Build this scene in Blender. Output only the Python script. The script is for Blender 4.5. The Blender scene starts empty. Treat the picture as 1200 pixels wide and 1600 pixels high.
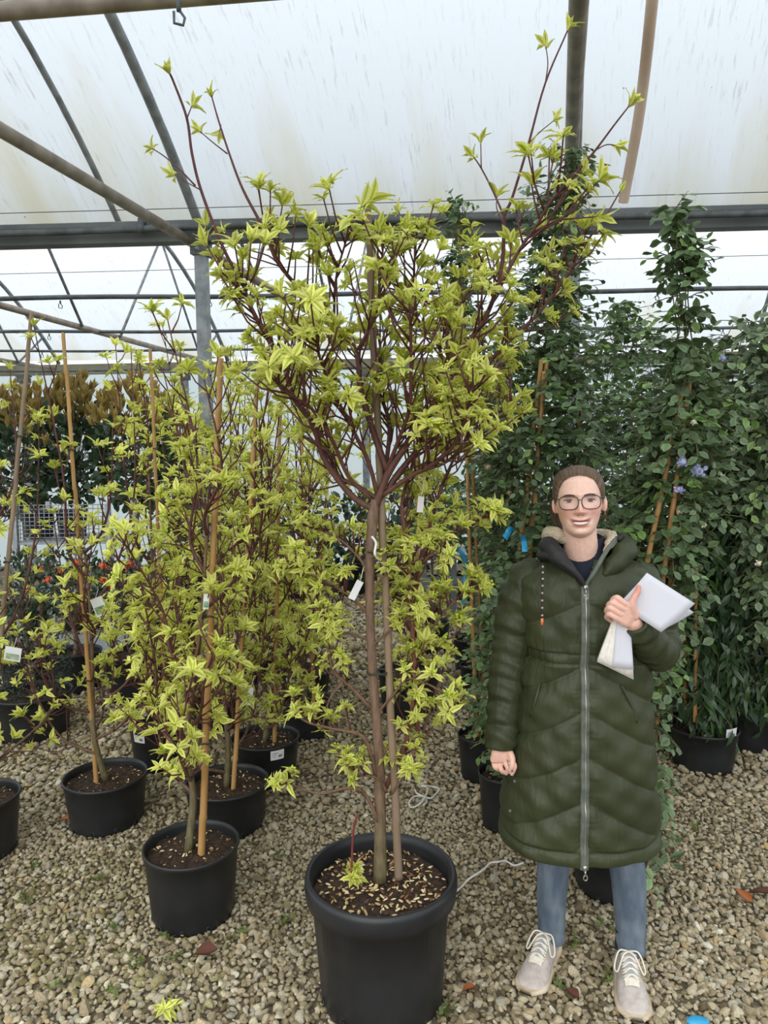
import bpy, math, random
import numpy as np
from mathutils import Vector, Matrix
pi = math.pi
rng = np.random.default_rng(7)
scene = bpy.context.scene
col = scene.collection

# ---------------------------------------------------------------- camera
FPX = 1109.0; CAMH = 1.68; PITCH = 4.2; ROLL = -0.8
CR = Matrix.Rotation(math.radians(90 - PITCH), 3, 'X') @ Matrix.Rotation(math.radians(ROLL), 3, 'Z')
cam_d = bpy.data.cameras.new('camera')
cam_d.sensor_fit = 'VERTICAL'; cam_d.sensor_height = 36.0
cam_d.lens = 36.0 * FPX / 1600.0
cam_d.clip_start = 0.05; cam_d.clip_end = 200
cam = bpy.data.objects.new('camera', cam_d); col.objects.link(cam)
cam.matrix_world = Matrix.Translation((0, 0, CAMH)) @ CR.to_4x4()
scene.camera = cam

# ---------------------------------------------------------------- sky and exposure
world = bpy.data.worlds.new('overcast_sky'); scene.world = world
world.use_nodes = True
wn = world.node_tree.nodes
wn['Background'].inputs[0].default_value = (0.86, 0.93, 1.0, 1)
wn['Background'].inputs[1].default_value = 1.0
sun_d = bpy.data.lights.new('fill_sun', 'SUN'); sun_d.energy = 2.2; sun_d.angle = math.radians(70); sun_d.color = (1, .96, .9)
sun = bpy.data.objects.new('fill_sun', sun_d); col.objects.link(sun)
sun.rotation_euler = (math.radians(50), 0, math.radians(-18))   # unseen sun added behind the camera to brighten the interior
vs = scene.view_settings
vs.view_transform = 'Standard'; vs.look = 'None'; vs.gamma = 1.0; vs.use_curve_mapping = False
vs.exposure = 0.36

# ---------------------------------------------------------------- pixel helpers
def ray(px, py):
    v = CR @ Vector(((px - 600) / FPX, -(py - 800) / FPX, -1.0))
    return v
def PY(px, py, Y):
    v = ray(px, py); k = Y / v.y
    return Vector((v.x * k, Y, CAMH + v.z * k))
def PZ(px, py, z):
    v = ray(px, py); k = (z - CAMH) / v.z
    return Vector((v.x * k, v.y * k, z))
def G(px, py): return PZ(px, py, 0.0)

# ---------------------------------------------------------------- mesh helpers
class MB:
    """collects vertices, faces, uv and colour; build() links ONE mesh object"""
    def __init__(s):
        s.V = []; s.F = []; s.U = []; s.C = []; s.n = 0; s.M = []
    def add(s, V, F, U=None, C=None, mi=0):
        V = np.asarray(V, float)
        if not isinstance(F, (list, tuple)) or (len(F) and not hasattr(F[0], 'shape')):
            F = [np.asarray(F, int)]
        s.V.append(V)
        for f in F:
            if len(f): s.F.append(np.asarray(f, int) + s.n); s.M.append(np.full(len(f), mi))
        s.U.append(np.zeros((len(V), 2)) if U is None else np.asarray(U, float))
        if C is None: C = (1, 1, 1)
        C = np.asarray(C, float)
        if C.ndim == 1: C = np.tile(C[:3], (len(V), 1))
        s.C.append(C); s.n += len(V)
        return s
    def tube(s, pts, rad, n=8, cap=True, C=None):
        V, F, U = tube_arr(pts, rad, n, cap); return s.add(V, F, U, C)
    def lathe(s, prof, n=48, center=(0, 0, 0), C=None):
        V, F, U = lathe_arr(prof, n); return s.add(V + np.array(center), F, U, C)
    def box(s, c, d, R=None, C=None):
        x, y, z = np.array(d) / 2
        V = np.array([[-x,-y,-z],[x,-y,-z],[x,y,-z],[-x,y,-z],[-x,-y,z],[x,-y,z],[x,y,z],[-x,y,z]])
        if R is not None: V = V @ np.array(R).T
        F = np.array([[0,3,2,1],[4,5,6,7],[0,1,5,4],[1,2,6,5],[2,3,7,6],[3,0,4,7]])
        return s.add(V + np.array(c), F, None, C)
    def mesh(s, name, smooth=True):
        me = bpy.data.meshes.new(name)
        V = np.concatenate(s.V); U = np.concatenate(s.U); C = np.concatenate(s.C)
        me.vertices.add(len(V)); me.vertices.foreach_set('co', V.astype(np.float32).ravel())
        lv = np.concatenate([f.ravel() for f in s.F]); tot = np.concatenate([np.full(len(f), f.shape[1]) for f in s.F])
        st = np.concatenate([[0], np.cumsum(tot)[:-1]])
        me.loops.add(len(lv)); me.loops.foreach_set('vertex_index', lv.astype(np.int32))
        me.polygons.add(len(tot)); me.polygons.foreach_set('loop_start', st.astype(np.int32))
        mi = np.concatenate(s.M)
        if mi.any(): me.polygons.foreach_set('material_index', mi.astype(np.int32))
        me.update(calc_edges=True)
        me.polygons.foreach_set('use_smooth', np.full(len(tot), smooth))
        uvl = me.uv_layers.new(name='UVMap'); uvl.data.foreach_set('uv', U[lv].astype(np.float32).ravel())
        ca = me.color_attributes.new('col', 'FLOAT_COLOR', 'POINT')
        ca.data.foreach_set('color', np.c_[C, np.ones(len(C))].astype(np.float32).ravel())
        me.validate()
        return me
    def build(s, name, mat, parent=None, smooth=True):
        me = s.mesh(name, smooth)
        return link(name, me, mat, parent)

def link(name, me, mat=None, parent=None, M=None):
    if mat is not None and len(me.materials) == 0:
        for m in (mat if isinstance(mat, (list, tuple)) else [mat]): me.materials.append(m)
    o = bpy.data.objects.new(name, me); col.objects.link(o)
    if M is not None: o.matrix_world = M
    if parent is not None:
        o.parent = parent
        o.matrix_parent_inverse = Matrix.Translation(-parent.location) if parent.type == 'EMPTY' else Matrix()
    return o
def thing(name, label, cat, loc=(0, 0, 0), group=None):
    o = bpy.data.objects.new(name, None); col.objects.link(o)
    o.location = loc; o.empty_display_size = .05
    return tag(o, label, cat, group)
def tag(o, label=None, cat=None, group=None, kind=None):
    if label: o['label'] = label
    if cat: o['category'] = cat
    if group: o['group'] = group
    if kind: o['kind'] = kind
    return o

def unit(v, axis=-1):
    return v / np.maximum(np.linalg.norm(v, axis=axis, keepdims=True), 1e-9)
def smooth_path(pts, k=6):
    """Catmull-Rom through the points"""
    P = np.array([list(p) for p in pts], float)
    if len(P) < 3: 
        t = np.linspace(0, 1, k + 1)[:, None]; return P[0] * (1 - t) + P[-1] * t
    Q = np.vstack([2 * P[0] - P[1], P, 2 * P[-1] - P[-2]])
    out = []
    for i in range(1, len(Q) - 2):
        a, b, c, d = Q[i-1], Q[i], Q[i+1], Q[i+2]
        for t in np.arange(k) / k:
            out.append(.5 * (2*b + (c-a)*t + (2*a-5*b+4*c-d)*t*t + (3*b-a-3*c+d)*t**3))
    out.append(P[-1]); return np.array(out)
def tube_arr(pts, rad, n=8, cap=True):
    P = np.array([list(p) for p in pts], float); m = len(P)
    rad = np.broadcast_to(np.asarray(rad, float), (m,)) if np.ndim(rad) == 0 else np.interp(np.linspace(0, 1, m), np.linspace(0, 1, len(rad)), rad)
    T = unit(np.gradient(P, axis=0))
    ref = np.array([0, 0, 1.]) if abs(T[0][2]) < .9 else np.array([1., 0, 0])
    N = np.zeros_like(P); N[0] = unit(np.cross(T[0], ref))
    for i in range(1, m):
        v = N[i-1] - T[i] * np.dot(N[i-1], T[i]); N[i] = unit(v)
    B = np.cross(T, N)
    a = np.arange(n) * 2 * pi / n
    V = P[:, None] + rad[:, None, None] * (np.cos(a)[None, :, None] * N[:, None] + np.sin(a)[None, :, None] * B[:, None])
    V = V.reshape(-1, 3)
    i = np.arange(m - 1)[:, None] * n; j = np.arange(n)[None]; j2 = (j + 1) % n
    F = np.stack([i + j, i + j2, i + n + j2, i + n + j], -1).reshape(-1, 4)
    L = np.concatenate([[0], np.cumsum(np.linalg.norm(np.diff(P, axis=0), axis=1))])
    U = np.stack([np.tile(np.arange(n) / n, m), np.repeat(L, n)], -1)
    Fs = [F]
    if cap:
        V = np.vstack([V, P[0], P[-1]]); U = np.vstack([U, [.5, 0], [.5, L[-1]]])
        c0 = m * n; jj = np.arange(n); jk = (jj + 1) % n
        Fs.append(np.stack([np.full(n, c0), jk, jj], -1)); Fs.append(np.stack([np.full(n, c0 + 1), (m-1)*n + jj, (m-1)*n + jk], -1))
    return V, Fs, U
def lathe_arr(prof, n=48):
    p = np.array(prof, float); m = len(p); a = np.arange(n) * 2 * pi / n
    V = np.stack([p[:, 0:1] * np.cos(a), p[:, 0:1] * np.sin(a), np.repeat(p[:, 1:2], n, 1)], -1).reshape(-1, 3)
    i = np.arange(m - 1)[:, None] * n; j = np.arange(n)[None]; j2 = (j + 1) % n
    F = np.stack([i + j, i + j2, i + n + j2, i + n + j], -1).reshape(-1, 4)
    U = np.stack([np.tile(np.arange(n) / n, m), np.repeat(p[:, 1], n)], -1)
    return V, [F], U
def grid_faces(m, n, closed=False):
    i = np.arange(m - 1)[:, None] * n
    j = np.arange(n if closed else n - 1)[None]; j2 = (j + 1) % n
    return np.stack([i + j, i + j2, i + n + j2, i + n + j], -1).reshape(-1, 4)
def ico(sub=1):
    t = (1 + 5 ** .5) / 2
    V = [(-1,t,0),(1,t,0),(-1,-t,0),(1,-t,0),(0,-1,t),(0,1,t),(0,-1,-t),(0,1,-t),(t,0,-1),(t,0,1),(-t,0,-1),(-t,0,1)]
    F = [(0,11,5),(0,5,1),(0,1,7),(0,7,10),(0,10,11),(1,5,9),(5,11,4),(11,10,2),(10,7,6),(7,1,8),(3,9,4),(3,4,2),(3,2,6),(3,6,8),(3,8,9),(4,9,5),(2,4,11),(6,2,10),(8,6,7),(9,8,1)]
    V = [np.array(v, float) / np.linalg.norm(v) for v in V]
    for _ in range(sub):
        cache = {}; NF = []
        def mid(a, b):
            k = (min(a, b), max(a, b))
            if k not in cache:
                v = V[a] + V[b]; V.append(v / np.linalg.norm(v)); cache[k] = len(V) - 1
            return cache[k]
        for a, b, c in F:
            x, y, z = mid(a, b), mid(b, c), mid(c, a)
            NF += [(a, x, z), (b, y, x), (c, z, y), (x, y, z)]
        F = NF
    return np.array(V), np.array(F)
def rot_rand(n):
    q = unit(rng.normal(size=(n, 4))); w, x, y, z = q.T
    return np.stack([np.stack([1-2*(y*y+z*z), 2*(x*y-z*w), 2*(x*z+y*w)], -1),
                     np.stack([2*(x*y+z*w), 1-2*(x*x+z*z), 2*(y*z-x*w)], -1),
                     np.stack([2*(x*z-y*w), 2*(y*z+x*w), 1-2*(x*x+y*y)], -1)], -2)
def batch(base, mats, pos):
    """many copies of one small base mesh (V,F,U) under 3x3 matrices and positions"""
    V, F, U = base; n = len(pos)
    W = np.einsum('nij,vj->nvi', mats, V) + np.asarray(pos)[:, None]
    off = (np.arange(n) * len(V))
    Fs = [(f[None] + off[:, None, None]).reshape(-1, f.shape[1]) for f in (F if isinstance(F, list) else [F])]
    return W.reshape(-1, 3), Fs, np.tile(U, (n, 1))

# ---------------------------------------------------------------- materials
def mat(name, color=(.5, .5, .5), rough=.6, metal=0.0, spec=.5):
    m = bpy.data.materials.new(name); m.use_nodes = True
    b = m.node_tree.nodes['Principled BSDF']
    b.inputs['Base Color'].default_value = (*color, 1); b.inputs['Roughness'].default_value = rough
    b.inputs['Metallic'].default_value = metal; b.inputs['Specular IOR Level'].default_value = spec
    return m
def nd(m, t, **kw):
    n = m.node_tree.nodes.new(t)
    for k, v in kw.items():
        if k in n.inputs: n.inputs[k].default_value = v
        else: setattr(n, k, v)
    return n
def lk(m, a, b): m.node_tree.links.new(a, b)
def bsdf(m): return m.node_tree.nodes['Principled BSDF']
def ramp(m, stops, fac=None, interp='LINEAR'):
    r = nd(m, 'ShaderNodeValToRGB'); r.color_ramp.interpolation = interp
    e = r.color_ramp.elements
    while len(e) > 1: e.remove(e[-1])
    e[0].position = stops[0][0]; e[0].color = (*stops[0][1], 1)
    for p, c in stops[1:]:
        x = e.new(p); x.color = (*c, 1)
    if fac is not None: lk(m, fac, r.inputs[0])
    return r
def noisy(name, c1, c2, scale=8, rough=.6, detail=4, bump=0, bscale=None, metal=0, coords='Object', stretch=(1, 1, 1), lo=.35, hi=.65, spec=.5):
    m = mat(name, c1, rough, metal, spec)
    tc = nd(m, 'ShaderNodeTexCoord'); mp = nd(m, 'ShaderNodeMapping'); mp.inputs['Scale'].default_value = stretch
    lk(m, tc.outputs[coords], mp.inputs[0])
    n = nd(m, 'ShaderNodeTexNoise', Scale=scale, Detail=detail); lk(m, mp.outputs[0], n.inputs['Vector'])
    r = ramp(m, [(lo, c1), (hi, c2)], n.outputs['Fac']); lk(m, r.outputs[0], bsdf(m).inputs['Base Color'])
    if bump:
        n2 = nd(m, 'ShaderNodeTexNoise', Scale=bscale or scale * 3, Detail=5); lk(m, mp.outputs[0], n2.inputs['Vector'])
        b = nd(m, 'ShaderNodeBump', Strength=bump, Distance=.01); lk(m, n2.outputs['Fac'], b.inputs['Height']); lk(m, b.outputs[0], bsdf(m).inputs['Normal'])
    return m
def srgb(r, g, b):
    f = lambda c: (c / 255 / 12.92) if c / 255 <= .04045 else ((c / 255 + .055) / 1.055) ** 2.4
    return (f(r), f(g), f(b))

MAT = {}
MAT['steel'] = noisy('galvanised_steel', srgb(150, 154, 156), srgb(116, 120, 122), 14, .5, metal=.3)
MAT['steel_brown'] = noisy('weathered_steel', srgb(164, 152, 138), srgb(126, 114, 102), 10, .6, metal=.1)
MAT['pipe_black'] = noisy('black_pipe', srgb(70, 74, 76), srgb(96, 100, 102), 12, .5)
MAT['gutter'] = noisy('gutter_steel', srgb(112, 116, 114), srgb(86, 90, 88), 3, .6, metal=.2)
MAT['beige_pipe'] = noisy('beige_pipe', srgb(214, 190, 172), srgb(196, 172, 154), 9, .5)

# translucent film: diffuse daylight comes through it
def film(name, c, dirt, stain, clear=.25):
    m = bpy.data.materials.new(name); m.use_nodes = True
    nt = m.node_tree; nt.nodes.remove(bsdf(m)); out = nt.nodes['Material Output']
    tc = nd(m, 'ShaderNodeTexCoord')
    mp = nd(m, 'ShaderNodeMapping'); mp.inputs['Scale'].default_value = (26, 3.2, 1); lk(m, tc.outputs['UV'], mp.inputs[0])
    n1 = nd(m, 'ShaderNodeTexNoise', Scale=1.6, Detail=6, Roughness=.75); lk(m, mp.outputs[0], n1.inputs['Vector'])
    mp2 = nd(m, 'ShaderNodeMapping'); mp2.inputs['Scale'].default_value = (1, 1, 1); lk(m, tc.outputs['UV'], mp2.inputs[0])
    n2 = nd(m, 'ShaderNodeTexNoise', Scale=.9, Detail=4); lk(m, mp2.outputs[0], n2.inputs['Vector'])
    vo = nd(m, 'ShaderNodeTexVoronoi', Scale=5.0); lk(m, mp2.outputs[0], vo.inputs['Vector'])
    r1 = ramp(m, [(.55, (0, 0, 0)), (.70, (1, 1, 1))], n1.outputs['Fac'])
    r2 = ramp(m, [(.44, (0, 0, 0)), (.66, (1, 1, 1))], n2.outputs['Fac'])
    r3 = ramp(m, [(.018, (1, 1, 1)), (.03, (0, 0, 0))], vo.outputs['Distance'])
    mul = nd(m, 'ShaderNodeMath', operation='MULTIPLY'); lk(m, r1.outputs[0], mul.inputs[0])
    ad = nd(m, 'ShaderNodeMath', operation='MULTIPLY_ADD'); lk(m, r2.outputs[0], ad.inputs[0]); ad.inputs[1].default_value = .7; ad.inputs[2].default_value = .3
    lk(m, ad.outputs[0], mul.inputs[1])
    mx = nd(m, 'ShaderNodeMix', data_type='RGBA'); mx.inputs[6].default_value = (*c, 1); mx.inputs[7].default_value = (*dirt, 1); lk(m, mul.outputs[0], mx.inputs[0])
    # algae creeping up from the gutter edge (V = metres from the gutter)
    sp = nd(m, 'ShaderNodeSeparateXYZ'); lk(m, tc.outputs['UV'], sp.inputs[0])
    n4 = nd(m, 'ShaderNodeTexNoise', Scale=1.0, Detail=5); mp4 = nd(m, 'ShaderNodeMapping'); mp4.inputs['Scale'].default_value = (2.2, .5, 1); lk(m, tc.outputs['UV'], mp4.inputs[0]); lk(m, mp4.outputs[0], n4.inputs['Vector'])
    sub = nd(m, 'ShaderNodeMath', operation='MULTIPLY_ADD'); lk(m, sp.outputs[1], sub.inputs[0]); sub.inputs[1].default_value = -.32; lk(m, n4.outputs['Fac'], sub.inputs[2])
    r4 = ramp(m, [(.36, (0, 0, 0)), (.62, (1, 1, 1))], sub.outputs[0])
    mx2 = nd(m, 'ShaderNodeMix', data_type='RGBA'); lk(m, r4.outputs[0], mx2.inputs[0]); lk(m, mx.outputs[2], mx2.inputs[6]); mx2.inputs[7].default_value = (*stain, 1)
    mx3 = nd(m, 'ShaderNodeMix', data_type='RGBA'); lk(m, r3.outputs[0], mx3.inputs[0]); lk(m, mx2.outputs[2], mx3.inputs[6]); mx3.inputs[7].default_value = (.25, .24, .22, 1)
    tl = nd(m, 'ShaderNodeBsdfTranslucent'); lk(m, mx3.outputs[2], tl.inputs[0])
    tp = nd(m, 'ShaderNodeBsdfTransparent'); lk(m, mx3.outputs[2], tp.inputs[0])
    ms = nd(m, 'ShaderNodeMixShader'); ms.inputs[0].default_value = clear
    lk(m, tl.outputs[0], ms.inputs[1]); lk(m, tp.outputs[0], ms.inputs[2]); lk(m, ms.outputs[0], out.inputs[0])
    return m
MAT['film'] = film('dirty_polythene', (.76, .785, .80), (.37, .36, .33), (.66, .63, .50), 0.0)
MAT['film_wall'] = film('wall_polythene', (.80, .88, .87), (.62, .72, .70), (.7, .76, .7), 0.0)
# ================================================================ the polythene house
TIE = np.array([math.sin(math.radians(13.7)), math.cos(math.radians(13.7))])       # across the bays
ga, gb = PZ(0, 366, 3.25), PZ(1200, 334, 3.25)
GD = unit(np.array([gb.x - ga.x, gb.y - ga.y]))                                     # along the gutters
post0 = PZ(314, 376, 3.22); G0 = np.array([post0.x, post0.y])
SPAN = 6.5; SP = 2.75; SPR = 2.58
def H(s, t, z):  # s metres along the gutter from the post, t metres across the bays
    p = G0 + GD * s + TIE * t; return np.array([p[0], p[1], z])
def prof(t):     # roof height inside a bay, t in 0..SPAN
    u = abs(2 * t / SPAN - 1); return 3.3 + 1.55 * (1 - u ** 2.3)
def roof(name, t0, s0, s1, label):
    tt = np.linspace(0, SPAN, 41); ss = np.linspace(s0, s1, 31)
    V = np.array([[H(s, t0 + t, prof(t) + .045) for t in tt] for s in ss]).reshape(-1, 3)
    U = np.array([[(s, min(t, SPAN - t)) for t in tt] for s in ss]).reshape(-1, 2)
    o = MB().add(V, grid_faces(31, 41), U).build(name, MAT['film'])
    return tag(o, label, 'roof', kind='structure')
roof('ceiling', -SPAN, -9, 9, 'streaked white polythene roof over the near bay')
roof('ceiling', 0, -11, 11, 'white polythene roof of the bay behind the gutter')
# far wall
ss = np.linspace(-16, 18, 35); zz = np.linspace(0, 3.2, 9)
V = np.array([[H(s, SPAN + .1, z) for z in zz] for s in ss]).reshape(-1, 3)
U = np.array([[(s, 3 + z) for z in zz] for s in ss]).reshape(-1, 2)
tag(MB().add(V, grid_faces(35, 9), U).build('wall_back', MAT['film_wall']), 'pale blue-green polythene wall at the far end', 'wall', kind='structure')
MAT['rail'] = noisy('far_beam_paint', srgb(140, 136, 112), srgb(116, 112, 90), 3, .7)
def pipe(name, a, b, r, m, label=None, cat='pipe', group=None, n=10, extra=None, kind=None):
    mb = MB().tube([a, (np.array(a) + np.array(b)) / 2, b], r, n)
    o = mb.build(name, MAT[m]); return tag(o, label, cat, group, kind)
Rg = np.array([[GD[0], TIE[0], 0], [GD[1], TIE[1], 0], [0, 0, 1]])
# near gutter: beam with lip, and its strapped water pipe
g = thing('gutter_beam', 'long grey gutter beam crossing the photo under the near roof', 'beam', H(0, 0, 3.2))
MB().box(H(.5, 0, 3.255), (19, .10, .10), Rg).box(H(.5, .0, 3.32), (19, .16, .03), Rg).build('beam', MAT['gutter'], g, smooth=False)
MB().box(H(.5, -.06, 3.315), (19, .03, .05), Rg).build('lip', MAT['steel'], g, smooth=False)
pw = thing('water_pipe', 'dark water pipe strapped along the front of the gutter beam', 'pipe', H(0, -.13, 3.27))
MB().tube([H(s, -.125 , 3.275 + .012 * math.sin(s * 1.3)) for s in np.linspace(-8, 9, 40)], .022, 10).build('pipe', MAT['pipe_black'], pw)
for s in (-2.35, -.35, 2.2, 4.62):
    MB().tube([H(s - .02, -.125, 3.275), H(s + .02, -.125, 3.275)], .031, 12).box(H(s, -.11, 3.31), (.03, .05, .06), Rg).build('pipe_clamp', MAT['pipe_black'], pw)
fg = MB().box(H(0, SPAN, 3.2), (30, .16, .15), Rg).build('gutter_beam', MAT['rail'], smooth=False)
tag(fg, 'olive-grey eaves beam on top of the far wall', 'beam')
# wires
for k, (t, z, lab) in enumerate([(-.15, 3.39, 'thin wire stretched just above the near gutter beam'), (1.5, 3.42, 'thin wire above the first spray line behind the gutter')]):
    pipe('support_wire', H(-9, t, z), H(9, t, z), .003, 'pipe_black', lab, 'wire', n=5)
# irrigation lines hung under the far bay with drop sprinklers
def sprinkler(mb, p):
    p = np.array(p)
    mb.tube([p, p - (0, 0, .03)], .008, 6)
    mb.tube([p + (-.016, 0, -.03), p + (-.016, 0, -.065), p + (.012, 0, -.072), p + (.018, 0, -.05), p + (.004, 0, -.03)], .0045, 6)
labs = ['grey spray line nearest behind the gutter, with hanging sprinklers', 'second grey spray line behind the gutter', 'third grey spray line, just above the far eaves beam', 'lowest thin spray line in front of the far eaves beam']
for k, (y0, y1, r) in enumerate([(467, 451, .022), (519, 512, .019), (549, 541, .017), (580, 570, .015)]):
    a, b = PZ(0, y0, 3.2), PZ(1200, y1, 3.2)
    if k == 3: a, b = PZ(0, y0, 3.0), PZ(1200, y1, 3.0)
    a, b = np.array(a), np.array(b); d = unit(b - a); L = np.linalg.norm(b - a)
    w = thing('spray_line', labs[k], 'pipe', a)
    pts = [a + d * q + np.array([0, 0, .008 * math.sin(q * 2.1 + k)]) for q in np.linspace(-4, L + 4, 40)]
    MB().tube(pts, r, 8).build('pipe', MAT['pipe_black'], w)
    for q in np.arange(.55, L, 1.37 - .05 * k):
        mb = MB(); sprinkler(mb, a + d * q - np.array([0, 0, r])); mb.build('sprinkler', MAT['pipe_black'], w)
# near spray line over the left corner with one sprinkler
a, b = np.array(PZ(0, 18, 3.15)), np.array(PZ(300, -6, 3.15)); d = unit(b - a)
w = thing('spray_line', 'grey-brown pipe across the top left corner with a hanging sprinkler', 'pipe', a)
MB().tube([a - d * 1.2, a, b, b + d * 2.5], .028, 12).build('pipe', MAT['steel_brown'], w)
p = np.array(PZ(279, 2, 3.12)); mb = MB(); sprinkler(mb, p); mb.build('sprinkler', MAT['pipe_black'], w)
# trusses: hoop, tie bar, struts, post
def truss(s, bay, label, r=.032, tie=True, struts=True, z_tie=3.2, mt='steel'):
    t0 = -SPAN if bay == 0 else 0
    o = thing('roof_truss', label, 'truss', H(s, t0, 3.2))
    tt = SPAN * (0.5 - 0.5 * np.cos(np.linspace(0, pi, 31)))
    MB().tube([H(s, t0 + t, prof(t)) for t in tt], r, 10).build('hoop', MAT[mt], o)
    if tie:
        MB().tube([H(s - .05, t0 - .0, z_tie), H(s - .05, t0 + SPAN, z_tie)], .034, 12).build('tie_bar', MAT['steel_brown'], o)
    if struts:
        for (ta, tb) in ((.9, .35), (.9, 1.9), (SPAN - .9, SPAN - .35), (SPAN - .9, SPAN - 1.9), (2.9, 1.9), (SPAN - 2.9, SPAN - 1.9)):
            MB().tube([H(s, t0 + ta, 3.2), H(s, t0 + tb, prof(tb))], .016, 8).build('strut', MAT['steel'], o)
    return o
nm0 = ['left-hand near truss whose hoop and tie meet at the grey post', 'near truss whose brown tie bar runs down from the top right']
truss(0, 0, nm0[0], struts=False, z_tie=3.2); truss(SPR, 0, nm0[1], struts=False)
truss(-SP, 0, 'near truss farthest left, left of the thin curved hoop', struts=False)
truss(-.55, 0, 'thin curved hoop just left of the post in the near roof', r=.02, tie=False, struts=False)
for k, s in enumerate((-3 * SP, -2 * SP, -SP, 0, SPR, 2 * SP, 3 * SP)):
    truss(s, 1, ['farthest left truss in the bay behind the gutter', 'second truss from the left behind the gutter', 'third truss from the left behind the gutter',
                 'truss behind the gutter in line with the grey post', 'truss behind the gutter, hidden by the tall right climbers', 'truss on the right behind the gutter, seen right of the leafy spire', 'farthest right truss behind the gutter'][k], r=.028)
def post(s, t, lab, m='steel', top=3.22, w=.07):
    o = thing('steel_post', lab, 'post', H(s, t, 0))
    MB().box(H(s, t, top / 2), (w, w, top), Rg).build('post', MAT[m], o, smooth=False)
    MB().box(H(s, t - .0, top - .06), (w * 1.5, w * 1.6, .09), Rg).box(H(s, t, top), (w * 2.2, .11, .02), Rg).build('bracket', MAT['pipe_black'], o, smooth=False)
    MB().tube([H(s + .0, t - .08, top - .07), H(s, t + .08, top - .07)], .014, 6).build('bolt', MAT['steel'], o)
post(0, 0, 'galvanised square post holding the gutter, left of the tallest shrub')
post(SPR, 0, 'square gutter post hidden behind the tall climbers')
for k, s in enumerate((-2.2 * SP, -1.25 * SP, -.2 * SP, .8 * SP, 1.8 * SP)):
    post(s, SPAN - .06, 'far wall post ' + ['at the left edge', 'behind the brown-topped shrubs', 'just right of the near grey post', 'behind the tallest shrub', 'behind the climbers'][k], 'steel', 3.1, .09)
# hanging beige pipe (cut end) and knee braces at the post
a, b, c = PZ(1022, -30, 3.3), PZ(1000, 170, 3.02), PZ(974, 316, 2.74)
hp = thing('hanging_pipe', 'beige plastic pipe hanging from the roof with an open cut end', 'pipe', c)
pth = smooth_path([PZ(1026, -120, 3.42), a, b, c], 6)
MB().tube(pth, .021, 14, cap=False).build('pipe', MAT['beige_pipe'], hp)
dd = unit(pth[-1] - pth[-2]); MB().tube([pth[-1] - dd * .02, pth[-1] - dd * .018], .0205, 14).build('bore_shade', mat('pipe_bore_shade', (.03, .03, .03)), hp)  # near-black disc inside the open end paints the shade of the hollow

# ================================================================ gravel floor
def ground_mat():
    m = noisy('earth_between_stones', srgb(86, 78, 62), srgb(126, 116, 94), 40, .95, bump=.5)
    return m
fl = MB().add([[-30, -12, 0], [30, -12, 0], [30, 30, 0], [-30, 30, 0]], np.array([[0, 1, 2, 3]])).build('floor', ground_mat())
tag(fl, 'pale limestone gravel floor of the polythene house', 'floor', kind='structure')
def stone_mat(obj):
    m = mat('limestone_chip' + ('_single' if obj else ''), (.4, .37, .3), .85, spec=.3)
    tc = nd(m, 'ShaderNodeTexCoord'); n = nd(m, 'ShaderNodeTexNoise', Scale=180 if not obj else 90, Detail=3); lk(m, tc.outputs['Object'], n.inputs['Vector'])
    if obj:
        oi = nd(m, 'ShaderNodeObjectInfo'); src = ramp(m, STOPS, oi.outputs['Random']).outputs[0]
    else:
        at = nd(m, 'ShaderNodeAttribute', attribute_name='col'); src = at.outputs['Color']
    r = ramp(m, [(.3, (.72, .72, .72)), (.7, (1.1, 1.1, 1.1))], n.outputs['Fac'])
    mx = nd(m, 'ShaderNodeMix', data_type='RGBA', blend_type='MULTIPLY'); mx.inputs[0].default_value = 1
    lk(m, src, mx.inputs[6]); lk(m, r.outputs[0], mx.inputs[7]); lk(m, mx.outputs[2], bsdf(m).inputs['Base Color'])
    return m
STOPS = [(0, srgb(104, 90, 66)), (.2, srgb(142, 128, 100)), (.5, srgb(174, 160, 130)), (.72, srgb(200, 188, 160)), (.88, srgb(160, 154, 138)), (.95, srgb(186, 158, 110)), (1, srgb(220, 212, 190))]
sx = np.array([s[0] for s in STOPS]); sc_ = np.array([s[1] for s in STOPS])
def stone_base(sub):
    V, F = ico(sub); V = V.copy()
    for _ in range(9):
        n = unit(rng.normal(size=3)); d = rng.uniform(.45, .8)
        k = V @ n - d; V -= np.where(k > 0, k, 0)[:, None] * n
    V *= np.array([1, rng.uniform(.6, .85), rng.uniform(.42, .62)])
    return V, [F], np.zeros((len(V), 2))
near_b = [stone_base(1) for _ in range(10)]; far_b = [stone_base(0) for _ in range(8)]
def scatter(y0, y1, cell):
    P = []
    for y in np.arange(y0, y1, cell):
        hw = y * .6 + .25
        xs = np.arange(-hw, hw, cell); P.append(np.c_[xs, np.full(len(xs), y)])
    P = np.concatenate(P); return P + rng.uniform(-.5, .5, P.shape) * cell
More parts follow.
